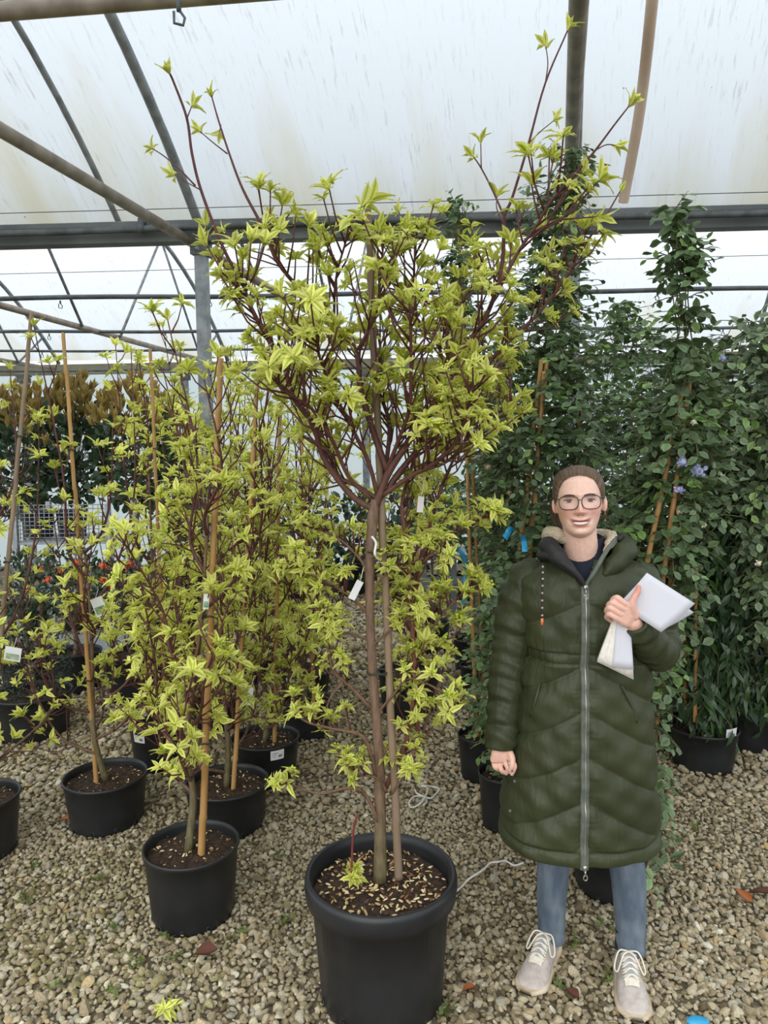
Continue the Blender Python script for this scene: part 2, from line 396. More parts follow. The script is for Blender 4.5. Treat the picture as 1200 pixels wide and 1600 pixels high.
def stones(P, size, bases, mb):
    n = len(P); Rz = rng.uniform(0, 2 * pi, n); tx = rng.normal(0, .38, (n, 2))
    c, s = np.cos(Rz), np.sin(Rz); M = np.zeros((n, 3, 3)); M[:, 0, 0] = c; M[:, 0, 1] = -s; M[:, 1, 0] = s; M[:, 1, 1] = c; M[:, 2, 2] = 1
    T = np.zeros((n, 3, 3)); T[:, 0, 0] = T[:, 1, 1] = T[:, 2, 2] = 1; T[:, 0, 2] = tx[:, 0]; T[:, 2, 0] = -tx[:, 0]; T[:, 1, 2] = tx[:, 1]; T[:, 2, 1] = -tx[:, 1]
    S = size * np.exp(rng.normal(0, .24, n)); M = M @ T * S[:, None, None]
    pos = np.c_[P, S * rng.uniform(.15, .75, n)]
    u = np.clip(rng.beta(2, 2, n) + .12 * np.sin(P[:, 0] * 3.1 + 1) * np.sin(P[:, 1] * 2.3), 0, 1)
    C = np.stack([np.interp(u, sx, sc_[:, k]) for k in range(3)], -1)
    moss = (np.sin(P[:, 0] * 2.1 + .7 * np.sin(P[:, 1] * 3)) * np.sin(P[:, 1] * 1.7 + .4) > .6) & (rng.random(n) < .25)
    C[moss] *= np.array([.72, .74, .55])
    which = rng.integers(0, len(bases), n)
    if mb is not None:
        for k, b in enumerate(bases):
            i = which == k
            if i.any():
                V, F, U = batch(b, M[i], pos[i]); mb.add(V, F, U, np.repeat(C[i], len(b[0]), 0))
    return M, pos, which
gm = MB()
P1 = scatter(1.86, 3.3, .0179); order = np.argsort(P1[:, 1] + .05 * rng.random(len(P1)))
vis = [i for i in order if abs(P1[i, 0]) < .54 * P1[i, 1] + .02 and P1[i, 1] > 2.02][:300]
mask = np.ones(len(P1), bool); mask[vis] = False
Pm = P1[mask]; stones(Pm[Pm[:, 1] < 2.4], .0136, near_b, gm); stones(Pm[Pm[:, 1] >= 2.4], .0136, far_b, gm)
stones(scatter(3.3, 5.2, .0265), .0188, far_b, gm)
stones(scatter(5.2, 9.5, .046), .031, far_b, gm)
gr = gm.build('gravel', stone_mat(False), fl, smooth=False); tag(gr, kind='stuff')
M, pos, wh = stones(P1[vis], .0134, near_b, None)
sm = stone_mat(True); sme = []
for b in near_b:
    me = MB().add(*b).mesh('gravel_stone', False); me.materials.append(sm); sme.append(me)
for i in range(len(vis)):
    M4 = Matrix([list(M[i][r]) + [pos[i][r]] for r in range(3)] + [[0, 0, 0, 1]])
    link('gravel_stone', sme[wh[i]], None, fl, None).matrix_basis = M4
# ================================================================ pots
def pot_mat():
    m = noisy('black_plastic', srgb(30, 31, 33), srgb(40, 41, 43), 6, .42, bump=.04, bscale=60, spec=.45)
    return m
MAT['pot'] = pot_mat()
def soil_mat():
    m = noisy('dark_compost', srgb(40, 29, 22), srgb(78, 58, 42), 60, .95, bump=.9, bscale=140); return m
MAT['soil'] = soil_mat()
MAT['chip'] = noisy('bark_chip', srgb(196, 170, 120), srgb(120, 90, 60), 30, .8)
MAT['tag_white'] = noisy('white_label', srgb(222, 222, 222), srgb(236, 236, 236), 5, .5)
MAT['tag_print'] = mat('label_print', srgb(60, 60, 62), .6)
def pot_prof(R, h, Rb, lip, rolled):
    """outer profile up, round the rim, down the inside to the soil"""
    if rolled:
        return [(Rb * .2, .004), (Rb * .9, .004), (Rb * .97, .006), (Rb, .02), (Rb + (R * .9 - Rb) * .5, h * .45), (R * .9, h - lip * 1.02), (R * .945, h - lip), (R * .985, h - lip * .96), (R, h - lip * .55), (R, h - lip * .25), (R * .985, h - .004), (R * .955, h), (R * .915, h - .006), (R * .895, h - .03), (R * .87, h - .12)]
    return [(Rb * .2, .004), (Rb * .92, .004), (Rb * .98, .008), (Rb, .02), (Rb + (R * .965 - Rb) * .5, h * .48), (R * .965, h - lip), (R * .99, h - lip * .9), (R, h - lip * .4), (R * .995, h - .003), (R * .975, h), (R * .945, h - .004), (R * .93, h - .02), (R * .9, h - .1)]
def make_pot(parent, c, R, h, Rb=None, lip=.018, rolled=False, soil_z=None, ribs=0, holes=10, nchips=40, soil_bump=.012, seed=1, hide_soil=False):
    r2 = np.random.default_rng(seed); Rb = Rb or R * .84; c = np.array(c, float)
    n = 72; V, F, U = lathe_arr(pot_prof(R, h, Rb, lip, rolled), n)
    if ribs:
        a = np.arctan2(V[:, 1], V[:, 0]); rr = np.hypot(V[:, 0], V[:, 1]); side = (V[:, 2] > .01) & (V[:, 2] < h - lip * 1.01) & (rr > R * .7)
        k = 1 + np.where(side, .012 * np.sign(np.sin(a * ribs)) * np.abs(np.sin(a * ribs)) ** .4, 0); V[:, 0] *= k; V[:, 1] *= k
    p = MB().add(V + c, F, U).build('pot', MAT['pot'], parent)
    for k in range(holes):
        a = 2 * pi * k / holes + .3; e = np.array([math.cos(a), math.sin(a), 0]); q = np.array([-e[1], e[0], 0])
        if e[1] > .35: continue
        hh = R * .12; ww = R * .055; b0 = Rb * 1.004
        pts = [c + e * (b0 + .001) + q * (ww * math.cos(t)) + np.array([0, 0, .012 + hh * max(0, math.sin(t))]) for t in np.linspace(0, pi, 7)]
        MB().tube(pts, .0022, 5, cap=False).build('drain_ridge', MAT['pot'], p)
    sz = soil_z if soil_z is not None else h - .05
    rs = R * (.88 if rolled else .925)
    rad = np.linspace(0.001, rs, 14); an = np.arange(40) * 2 * pi / 40
    X = rad[:, None] * np.cos(an); Y = rad[:, None] * np.sin(an)
    Z = sz + .022 * (1 - (rad / rs) ** 2)[:, None] * .6 + soil_bump * (r2.random(X.shape) - .5)
    Vs = np.stack([X, Y, Z], -1).reshape(-1, 3) + c
    s = MB().add(Vs, grid_faces(14, 40, True)).build('soil', MAT['soil'], parent)
    cm = MB()
    if nchips:
        rr = rs * np.sqrt(r2.random(nchips)) * .96; aa = r2.random(nchips) * 2 * pi
        for i in range(nchips):
            L = r2.uniform(.004, .0095) * (1.25 if R > .2 else 1); w = L * r2.uniform(.3, .55); yaw = r2.random() * pi; ti = r2.normal(0, .3)
            x, y = rr[i] * math.cos(aa[i]), rr[i] * math.sin(aa[i]); z = sz + .0135 * (1 - (rr[i] / rs) ** 2) + .007
            R3 = np.array(Matrix.Rotation(yaw, 3, 'Z') @ Matrix.Rotation(ti, 3, 'Y'))
            cc = np.array(srgb(*[(214, 188, 134), (188, 158, 110), (128, 92, 62), (226, 208, 166), (92, 66, 48)][r2.integers(5)]))
            cm.add((ico(0)[0] * np.array([L, w, .0022])) @ R3.T + c + np.array([x, y, z]), ico(0)[1], None, cc)
        o = cm.build('bark_chips', MAT['chipcol'], s, smooth=False); tag(o, kind='stuff')
    return p
m = mat('bark_chip_mixed', (.5, .4, .25), .8); at = nd(m, 'ShaderNodeAttribute', attribute_name='col'); lk(m, at.outputs['Color'], bsdf(m).inputs['Base Color']); MAT['chipcol'] = m
def pot_label(parent, c, R, h, Rb, ang, z, w=.075, hh=.055):
    """paper sticker curved on the pot wall, with a printed line and code block"""
    def patch(a0, a1, z0, z1, off):
        aa = np.linspace(a0, a1, 6); V = []
        for zz_ in (z0, z1):
            rr = Rb + (R * .965 - Rb) * zz_ / h + off
            for a in aa: V.append([c[0] + rr * math.cos(a), c[1] + rr * math.sin(a), zz_])
        return np.array(V), grid_faces(2, 6)
    da = w / R / 2
    o = MB().add(*patch(ang - da, ang + da, z - hh / 2, z + hh / 2, .004)).build('sticker', MAT['tag_white'], parent)
    mb = MB()
    mb.add(*patch(ang - da * .75, ang + da * .1, z + hh * .12, z + hh * .17, .0048)); mb.add(*patch(ang - da * .75, ang - da * .1, z - hh * .05, z - hh * .01, .0048))
    mb.add(*patch(ang - da * .75, ang - da * .25, z - hh * .22, z - hh * .18, .0048))
    for k in range(7):
        mb.add(*patch(ang + da * (.12 + .09 * k), ang + da * (.16 + .09 * k + .02 * (k % 2)), z - hh * .3, z - hh * .04, .0048))
    mb.build('print', MAT['tag_print'], o)
# ================================================================ leaves and woody plants
def leaf_base(rows=6, width=.36, fold=.25, droop=.35, power=.85, tip=1.3, curl=0.0, cols=3):
    v = np.linspace(0, 1, rows); w = np.sin(pi * v ** power) ** tip * width / 2 + .004
    u = np.linspace(-1, 1, cols)
    X = w[:, None] * u; Y = np.repeat(v[:, None], cols, 1) ; Z = fold * np.abs(X) - droop * (v[:, None] ** 2) * .5 + curl * np.sin(v[:, None] * 7) * u * .03
    Y = Y - droop * .12 * v[:, None] ** 3
    V = np.stack([X, Y, np.broadcast_to(Z, X.shape)], -1).reshape(-1, 3)
    U = np.stack([np.broadcast_to((u + 1) / 2, X.shape), np.broadcast_to(v[:, None], X.shape)], -1).reshape(-1, 2)
    return V, [grid_faces(rows, cols)], U
def frames(d, nrm, size):
    """columns X,Y(along leaf),Z(upper face)"""
    Y = unit(d); Z = unit(nrm - Y * np.sum(nrm * Y, -1, keepdims=True)); X = np.cross(Y, Z)
    return np.stack([X, Y, Z], -1) * np.asarray(size)[:, None, None]
def leaf_mat(name, center, edge, varieg=True, rough=.45, trans=.35, vary=.25, e0=.05, e1=.32, tcol=None):
    m = mat(name, center, rough, spec=.4); b = bsdf(m); nt = m.node_tree
    tc = nd(m, 'ShaderNodeTexCoord'); sp = nd(m, 'ShaderNodeSeparateXYZ'); lk(m, tc.outputs['UV'], sp.inputs[0])
    s1 = nd(m, 'ShaderNodeMath', operation='SUBTRACT'); lk(m, sp.outputs[0], s1.inputs[0]); s1.inputs[1].default_value = .5
    ab = nd(m, 'ShaderNodeMath', operation='ABSOLUTE'); lk(m, s1.outputs[0], ab.inputs[0])
    n = nd(m, 'ShaderNodeTexNoise', Scale=40, Detail=3); lk(m, tc.outputs['Object'], n.inputs['Vector'])
    ma = nd(m, 'ShaderNodeMath', operation='MULTIPLY_ADD'); lk(m, n.outputs['Fac'], ma.inputs[0]); ma.inputs[1].default_value = .5 if varieg else .15; lk(m, ab.outputs[0], ma.inputs[2])
    r = ramp(m, [(e0 + (.25 if varieg else .05), center), (e1 + .15, edge)], ma.outputs[0])
    at = nd(m, 'ShaderNodeAttribute', attribute_name='col')
    oi = nd(m, 'ShaderNodeObjectInfo'); rr = ramp(m, [(0, (1 - vary,) * 3), (1, (1 + vary * .6,) * 3)], oi.outputs['Random'])
    m1 = nd(m, 'ShaderNodeMix', data_type='RGBA', blend_type='MULTIPLY'); m1.inputs[0].default_value = 1; lk(m, r.outputs[0], m1.inputs[6]); lk(m, at.outputs['Color'], m1.inputs[7])
    m2 = nd(m, 'ShaderNodeMix', data_type='RGBA', blend_type='MULTIPLY'); m2.inputs[0].default_value = 1; lk(m, m1.outputs[2], m2.inputs[6]); lk(m, rr.outputs[0], m2.inputs[7])
    lk(m, m2.outputs[2], b.inputs['Base Color'])
    tl = nd(m, 'ShaderNodeBsdfTranslucent'); lk(m, m2.outputs[2], tl.inputs[0])
    ms = nd(m, 'ShaderNodeMixShader'); ms.inputs[0].default_value = trans
    lk(m, b.outputs[0], ms.inputs[1]); lk(m, tl.outputs[0], ms.inputs[2]); lk(m, ms.outputs[0], nt.nodes['Material Output'].inputs[0])
    return m
MAT['dogleaf'] = leaf_mat('variegated_leaf', srgb(172, 196, 48), srgb(246, 244, 136), True, .45, .36)
MAT['budgreen'] = noisy('flower_bud', srgb(176, 200, 44), srgb(206, 220, 80), 80, .6, bump=.3)
MAT['climber'] = leaf_mat('climber_leaf', srgb(92, 114, 74), srgb(110, 132, 92), False, .34, .2, .35)
MAT['climber_grey'] = leaf_mat('grey_green_leaf', srgb(112, 132, 96), srgb(136, 154, 118), False, .5, .18, .3)
MAT['lance'] = leaf_mat('lance_leaf', srgb(58, 84, 52), srgb(70, 96, 62), False, .28, .12, .3)
MAT['photinia'] = leaf_mat('bronze_leaf', srgb(172, 150, 84), srgb(186, 162, 92), False, .4, .25, .3)
MAT['darkleaf'] = leaf_mat('dark_shrub_leaf', srgb(54, 74, 50), srgb(66, 86, 58), False, .3, .1, .3)
MAT['boxleaf'] = leaf_mat('box_leaf', srgb(34, 46, 30), srgb(44, 56, 36), False, .5, .1, .3)
MAT['conifer'] = leaf_mat('conifer_leaf', srgb(70, 100, 52), srgb(90, 120, 64), False, .5, .15, .3)
def bark_mat():
    m = mat('bark', (.1, .05, .04), .6)
    at = nd(m, 'ShaderNodeAttribute', attribute_name='col'); tc = nd(m, 'ShaderNodeTexCoord')
    mp = nd(m, 'ShaderNodeMapping'); mp.inputs['Scale'].default_value = (1, 1, .25); lk(m, tc.outputs['Object'], mp.inputs[0])
    n = nd(m, 'ShaderNodeTexNoise', Scale=90, Detail=4); lk(m, mp.outputs[0], n.inputs['Vector'])
    v = nd(m, 'ShaderNodeTexVoronoi', Scale=160); lk(m, tc.outputs['Object'], v.inputs['Vector'])
    r = ramp(m, [(.3, (.65,) * 3), (.7, (1.25,) * 3)], n.outputs['Fac'])
    m1 = nd(m, 'ShaderNodeMix', data_type='RGBA', blend_type='MULTIPLY'); m1.inputs[0].default_value = 1; lk(m, at.outputs['Color'], m1.inputs[6]); lk(m, r.outputs[0], m1.inputs[7])
    r2 = ramp(m, [(.10, (.55,) * 3), (.16, (0, 0, 0))], v.outputs['Distance'])
    m2 = nd(m, 'ShaderNodeMix', data_type='RGBA'); lk(m, r2.outputs[0], m2.inputs[0]); lk(m, m1.outputs[2], m2.inputs[6]); m2.inputs[7].default_value = (*srgb(170, 150, 120), 1)
    lk(m, m2.outputs[2], bsdf(m).inputs['Base Color'])
    bp = nd(m, 'ShaderNodeBump', Strength=.4, Distance=.004); lk(m, n.outputs['Fac'], bp.inputs['Height']); lk(m, bp.outputs[0], bsdf(m).inputs['Normal'])
    return m
MAT['bark'] = bark_mat()
MAT['cane'] = noisy('bamboo', srgb(196, 152, 92), srgb(166, 124, 72), 12, .5, stretch=(1, 1, .12))
MAT['cane_grey'] = noisy('weathered_bamboo', srgb(150, 128, 104), srgb(122, 102, 82), 12, .6, stretch=(1, 1, .12))
MAT['tie'] = mat('green_tie', srgb(52, 60, 44), .6)
MAT['blue_tape'] = noisy('blue_tape', srgb(40, 150, 200), srgb(70, 176, 220), 20, .4)
OLIVE = np.array(srgb(104, 98, 66)); BROWN = np.array(srgb(112, 86, 66)); MAROON = np.array(srgb(92, 48, 46)); GREYB = np.array(srgb(110, 92, 72))
DOG = [leaf_base(7, .36, .35, d, .85, 1.25, c) for d, c in ((.35, 1), (.75, 1.5), (1.1, 2.2))]
DOGF = [leaf_base(4, .36, .35, d, .85, 1.25, c) for d, c in ((.35, 1), (.75, 1.5), (1.1, 2.2))]
OVAL = [leaf_base(6, .66, .18, d, .92, .8, 0.6) for d in (.1, .4)]
OVALF = [leaf_base(4, .66, .18, d, .92, .8, 0.6) for d in (.1, .4)]; LANCEF = [leaf_base(4, .27, .15, d, .9, .9, 0) for d in (.35, .8)]
LANCE = [leaf_base(6, .27, .15, d, .9, .9, 0) for d in (.35, .8)]
SMALL = [leaf_base(3, .6, .1, .2, .95, .8, 0)]
PHOT = [leaf_base(4, .34, .3, .1, .9, 1, 0)]
OCTV = np.array([[1,0,0],[-1,0,0],[0,1,0],[0,-1,0],[0,0,1],[0,0,-1]], float); OCTF = np.array([[0,2,4],[2,1,4],[1,3,4],[3,0,4],[2,0,5],[1,2,5],[3,1,5],[0,3,5]])
icoV, icoF = ico(0); ico1V, ico1F = ico(1)

class Plant:
    def __init__(s, root, bases, leafmat, nobj=0, fbases=None, name='leaf'):
        s.root = root; s.bases = bases; s.fb = fbases or bases; s.mat = leafmat; s.nobj = nobj; s.name = name
        s.M = []; s.P = []; s.C = []; s.buds = []
    def leaves(s, d, nrm, size, pos, tint=None):
        d = np.atleast_2d(d); s.M.append(frames(d, np.atleast_2d(nrm), size)); s.P.append(np.atleast_2d(pos))
        s.C.append(np.ones((len(d), 3)) if tint is None else np.tile(tint, (len(d), 1)))
    def finish(s):
        if not s.M: return
        M = np.concatenate(s.M); P = np.concatenate(s.P); C = np.concatenate(s.C); n = len(P)
        C = C * (1 + rng.normal(0, .12, (n, 1))); which = rng.integers(0, len(s.bases), n)
        size = np.linalg.norm(M[:, :, 1], axis=1); app = size / np.linalg.norm(P - np.array([0, 0, CAMH]), axis=1)
        v = np.array([[*p] for p in P]); pxx = np.abs(v[:, 0] / v[:, 1]) < .56; app = np.where(pxx, app, 0)
        pick = np.argsort(-app)[:s.nobj] if s.nobj else np.array([], int)
        if s.nobj:
            mes = []
            for b in s.bases:
                me = MB().add(*b).mesh(s.name); me.materials.append(s.mat); mes.append(me)
            for i in pick:
                o = link(s.name, mes[which[i]], None, s.root)
                o.matrix_basis = Matrix([list(M[i][r]) + [P[i][r]] for r in range(3)] + [[0, 0, 0, 1]])
        keep = np.ones(n, bool); keep[pick] = False
        mb = MB()
        for k, b in enumerate(s.fb):
            i = keep & (which == k)
            if i.any():
                V, F, U = batch(b, M[i], P[i]); mb.add(V, F, U, np.repeat(C[i], len(b[0]), 0))
        if mb.n: tag(mb.build('foliage', s.mat, s.root), kind='stuff')
        if s.buds:
            mb = MB(); B = np.array(s.buds)
            k = 6; q = np.repeat(B[:, :3], k, 0) + rng.normal(0, 1, (len(B) * k, 3)) * np.repeat(B[:, 3:4], k, 0) * np.array([1, 1, .4])
            Ms = np.tile(np.eye(3), (len(q), 1, 1)) * (np.repeat(B[:, 3], k) * .55)[:, None, None]
            V, F, U = batch((OCTV, [OCTF], np.zeros((6, 2))), Ms, q); mb.add(V, F, U)
            tag(mb.build('flower_buds', MAT['budgreen'], s.root), kind='stuff')

def whorl(pl, p, d, size, n=6, open_=.7, r=rng, bud=False, tint=None):
    d = unit(np.array(d, float)); ref = np.array([.3, .9, .1]) if abs(d[0]) > .5 else np.array([1., .1, 0])
    e1 = unit(np.cross(d, ref)); e2 = np.cross(d, e1)
    a = np.arange(n) * 2.4 + r.random() * 6; th = open_ * 1.45 * (.55 + .6 * r.random(n))
    rad = np.cos(a)[:, None] * e1 + np.sin(a)[:, None] * e2
    D = d * np.cos(th)[:, None] + rad * np.sin(th)[:, None]; N = d * np.sin(th)[:, None] - rad * np.cos(th)[:, None]
    sz = size * r.uniform(.6, 1.15, n); P = np.array(p) - d * (r.random(n)[:, None] * .012)
    pl.leaves(D, N + r.normal(0, .25, (n, 3)), sz, P, tint)
    if bud: pl.buds.append([*(np.array(p) + d * .012), size * .16])

def twigs(pl, mb, path, rad, f0, f1, n, r, L=(.06, .2), size=.055, up=.55, colr=MAROON, sub=.35, opn=(.35, .95), zfun=None, bud=.3):
    """side shoots along a path, each ending in a whorl of leaves"""
    m = len(path); T = unit(np.gradient(path, axis=0))
    for k in range(n):
        f = f0 + (f1 - f0) * (k + r.random()) / n; x = f * (m - 1); i = min(int(x), m - 2); w = x - i
        p = path[i] * (1 - w) + path[i + 1] * w
        t = T[i]; rv = r.normal(size=3); rv -= t * rv.dot(t); rv = unit(rv)
        d = unit(t * .55 + rv * .8 + np.array([0, 0, up]) * r.uniform(.4, 1.2))
        ln = r.uniform(*L) * (1.15 - .35 * f); q1 = p + d * ln * .5; d2 = unit(d + np.array([0, 0, .6])); q2 = q1 + d2 * ln * .5
        mb.tube([p, q1, q2], [.0032, .0026, .002], 5, C=colr)
        whorl(pl, q2, d2, size * r.uniform(.75, 1.15), r.integers(6, 11), r.uniform(*opn), r, r.random() < bud)
        if r.random() < sub:
            d3 = unit(d + unit(r.normal(size=3)) * .8 + np.array([0, 0, .3])); q3 = q1 + d3 * ln * .5
            mb.tube([q1, q3], [.0025, .0018], 5, C=colr)
            whorl(pl, q3, d3, size * r.uniform(.6, 1.0), r.integers(5, 9), r.uniform(*opn), r, r.random() < bud)
def cane(root, a, b, r=.009, m='cane', name='cane'):
    a, b = np.array(a, float), np.array(b, float); L = np.linalg.norm(b - a); pts = []; rad = []
    k = int(L / .19) + 1
    for i in range(k):
        for f, q in ((.0, 1.14), (.06, .98), (.5, .96), (.94, .98)):
            t = (i + f) / k; w = .0014 * math.sin(i * 2.1); pts.append(a + (b - a) * t + np.array([w, w * .5, 0])); rad.append(r * q * (1.06 - .25 * t))
    pts.append(b); rad.append(r * .8)
    V, F, U = tube_arr(pts, np.ones(len(pts)), 8)
    P = np.repeat(np.array(pts), 8, 0); n = len(P); V[:n] = P + (V[:n] - P) * np.repeat(rad, 8)[:, None]
    V[n] = pts[0]; V[n + 1] = pts[-1]
    return MB().add(V, F, U).build(name, MAT[m], root)
def tie_ring(root, p, r, m='tie', w=.008):
    p = np.array(p); MB().tube([p + np.array([r * math.cos(a), r * math.sin(a), .003 * math.sin(3 * a)]) for a in np.linspace(0, 2 * pi, 13)], w * .4, 6, cap=False).build('tie', MAT[m], root)
def bark_col(path, z0, z1, c0, c1, nseg):
    t = np.clip((path[:, 2] - z0) / (z1 - z0), 0, 1)[:, None]; C = c0 * (1 - t) + c1 * t
    C = np.repeat(C, nseg, 0); return np.vstack([C, C[:1], C[-1:]])
def btube(mb, path, rad, n=8, z0=.4, z1=1.2, c0=BROWN, c1=MAROON):
    V, F, U = tube_arr(path, rad, n); mb.add(V, F, U, bark_col(path, z0, z1, c0, c1, n))

MAT['tag_green'] = noisy('plant_label_print', srgb(70, 130, 90), srgb(190, 200, 170), 30, .5)
def hang_tag(root, p, w, h, tilt=.2, yaw=0.0, printed=True):
    p = np.array(p, float); R3 = np.array(Matrix.Rotation(yaw, 3, 'Z') @ Matrix.Rotation(tilt, 3, 'Y'))
    o = MB().box(p, (w, .0015, h), R3).build('plant_label', MAT['tag_white'], root, smooth=False)
    if printed: MB().box(p + R3 @ np.array([0, -.0016, -h * .18]), (w * .8, .001, h * .4), R3).build('print', MAT['tag_green'], o, smooth=False)
    top = p + R3 @ np.array([0, 0, h / 2]); MB().tube([top, top + np.array([.01, .01, .04])], .0012, 5).build('string', MAT['tag_white'], o)

def dogwood(name, label, gx, gy, R, h, seed, height, spread, limbs, cane_px=None, nobj=0, leaf=.06, trunk_px=None, Rb=None, tags=(), dens=1.0, sticker=None, lean=(0, 0), fork=.38, cane_base=(.05, -.02), group=None, cm='cane', pot=True, cr=.011, low=.2, shoots=3):
    leaf *= 1.14; r = np.random.default_rng(seed); c = np.array([gx, gy, 0.0])
    root = thing(name, label, 'potted tree', c, group)
    make_pot(root, c, R, h, Rb, seed=seed, nchips=70, soil_z=h - .04)
    if sticker: pot_label(root, c, R, h, Rb or R * .84, *sticker)
    pl = Plant(root, DOG, MAT['dogleaf'], nobj, DOGF)
    sz = h - .03; b = c + np.array([lean[0] * -.1, -.01, sz])
    tz = h + fork; tr = smooth_path([b, b + np.array([lean[0] * .1 + r.normal(0, .02), r.normal(0, .02), (tz - sz) * .5]), c + np.array([lean[0] * .3 + r.normal(0, .02), lean[1] * .3, tz]),
                                    c + np.array([lean[0] * .6, lean[1] * .6, tz + (height - tz) * .35]), c + np.array([lean[0], lean[1], tz + (height - tz) * .7])], 6)
    mb = MB(); btube(mb, tr, [.016, .013, .011, .008, .0045], 8, h, h + .5, OLIVE, BROWN); 
    twigs(pl, mb, tr, None, .5, 1, int(11 * dens), r, (.1, .25), leaf)
    mb.build('trunk', MAT['bark'], root)
    for k in range(limbs):
        f = low + (1 - low) * (k + r.random() * .7) / limbs; x = f * (len(tr) - 1); p = tr[int(x)]
        a = k * 2.4 + r.normal(0, .3) + seed; e = np.array([math.cos(a), math.sin(a), 0]); topz = height * r.uniform(.72, 1.0)
        if k >= limbs - shoots: topz = height * r.uniform(1.05, 1.38)
        rise = max(topz - p[2], .25) * (0.45 + .55 * f) * r.uniform(.7, 1.05); out = spread * r.uniform(.6, 1.1) * (1.05 - .35 * f)
        path = smooth_path([p, p + e * out * .45 + np.array([0, 0, rise * .14]), p + e * out * .8 + np.array([r.normal(0, .03), r.normal(0, .03), rise * .45]), p + e * out + np.array([r.normal(0, .04), r.normal(0, .04), rise])], 6)
        mb = MB(); btube(mb, path, [.0075, .006, .0045, .0022], 6, h + .1, h + .6, BROWN, MAROON)
        twigs(pl, mb, path, None, .18, .98, int(17 * dens), r, (.06, .22), leaf)
        whorl(pl, path[-1], path[-1] - path[-3], leaf, 6, .4, r)
        mb.build('branch', MAT['bark'], root)
    if cane_px is not None:
        top = PY(cane_px[0], cane_px[1], gy + cane_px[2]); bt = c + np.array([cane_base[0], cane_base[1], sz - .05])
        cane(root, bt, top, cr, cm)
        for f in (.25, .5, .75): tie_ring(root, bt + (np.array(top) - bt) * f, cr * 1.5)
    for t in tags: hang_tag(root, PY(t[0], t[1], gy + t[2]), t[3], t[4], t[5], t[6] if len(t) > 6 else 0)
    pl.finish(); return root
# ================================================================ the large variegated shrub in the big pot
g0 = G(598, 1556); YM = g0.y
rimc = PY(597, 1369, YM); RM = (PY(716, 1369, YM) - PY(478, 1369, YM)).x / 2; HM = rimc.z + .02
c0 = np.array([g0.x, g0.y, 0.])
mt = thing('potted_dogwood', 'tallest yellow variegated shrub in the big ribbed black pot at front', 'potted tree', c0)
make_pot(mt, c0, RM, HM, RM * .8, lip=.07, rolled=True, soil_z=HM - .055, ribs=12, nchips=380, seed=3)
pl = Plant(mt, DOG, MAT['dogleaf'], 300, DOGF)
r = np.random.default_rng(11)
def trace(pts, y0, y1, k=5):
    n = len(pts); return smooth_path([PY(p[0], p[1], YM + y0 + (y1 - y0) * (i / (n - 1)) ** 1.2) for i, p in enumerate(pts)], k)
trunk = smooth_path([PY(594, 1376, YM - .005), PY(594, 1290, YM), PY(592, 1180, YM), PY(583, 1060, YM), PY(578, 960, YM), PY(578, 880, YM), PY(582, 815, YM), PY(586, 780, YM)], 6)
mb = MB(); btube(mb, trunk, [.0215, .0185, .016, .0142, .0135, .014, .017, .013], 14, .35, .75, OLIVE, np.array(srgb(122, 96, 78)))
mb.build('trunk', MAT['bark'], mt)
def limb(pts, dy, rad, tw=(0, 1, 0), L=(.06, .2), size=.056, tipn=6, y0=0.0, opn=(.35, .95), bud=.45, sides=(), c0=BROWN, c1=MAROON, tipopen=.26, sub=.4, tipsize=.05):
    path = trace(pts, y0, dy); mb = MB(); btube(mb, path, np.array(rad) * .84, 8, 1.35, 1.75, c0, c1)
    twigs(pl, mb, path, None, tw[0], tw[1], int(tw[2] * 1.95), r, L, size * .98, opn=opn, bud=bud, sub=sub)
    if tipn: whorl(pl, path[-1], path[-1] - path[-3], tipsize, tipn, tipopen, r)
    for sp, f, sr in sides:
        n = len(sp); Y = path[min(len(path) - 1, int(f * (len(path) - 1)))][1]
        q = smooth_path([PY(p[0], p[1], Y + .02 * i) for i, p in enumerate(sp)], 4)
        mb.tube(q, [sr, sr * .6], 6, C=c1); whorl(pl, q[-1], q[-1] - q[-2], tipsize, 5, .4, r)
    return mb.build('branch', MAT['bark'], mt)
# long left shoot
limb([(584,797),(547,772),(505,714),(490,664),(459,622),(442,568),(417,527),(388,472),(380,445),(350,390),(315,300),(300,240),(292,185),(272,130),(264,112)], -.22, [.012,.0105,.009,.008,.007,.0055,.0045,.004,.003], (.25, .6, 15),
     sides=[([(305,290),(278,262),(255,243),(238,232)], .75, .0026), ([(292,185),(300,165)], .9, .002), ([(312,296),(292,285),(270,272)], .72, .002), ([(350,390),(330,375),(322,350)], .63, .002), ([(388,472),(398,430),(408,372)], .55, .0026)], tipsize=.045)
limb([(605,735),(584,677),(563,606),(557,552),(522,506),(476,460),(434,410),(413,360),(380,297),(360,245),(342,190),(330,148)], .10, [.012,.011,.0095,.0085,.007,.006,.0045,.0035,.0025], (.12, .62, 16),
     sides=[([(355,240),(332,222),(312,205)], .83, .0025), ([(345,195),(343,208)], .9, .002), ([(413,360),(420,335)], .62, .002), ([(440,418),(420,400),(385,388),(350,360)], .57, .003), ([(434,410),(436,392)], .6, .002)], y0=.0, tipsize=.045)
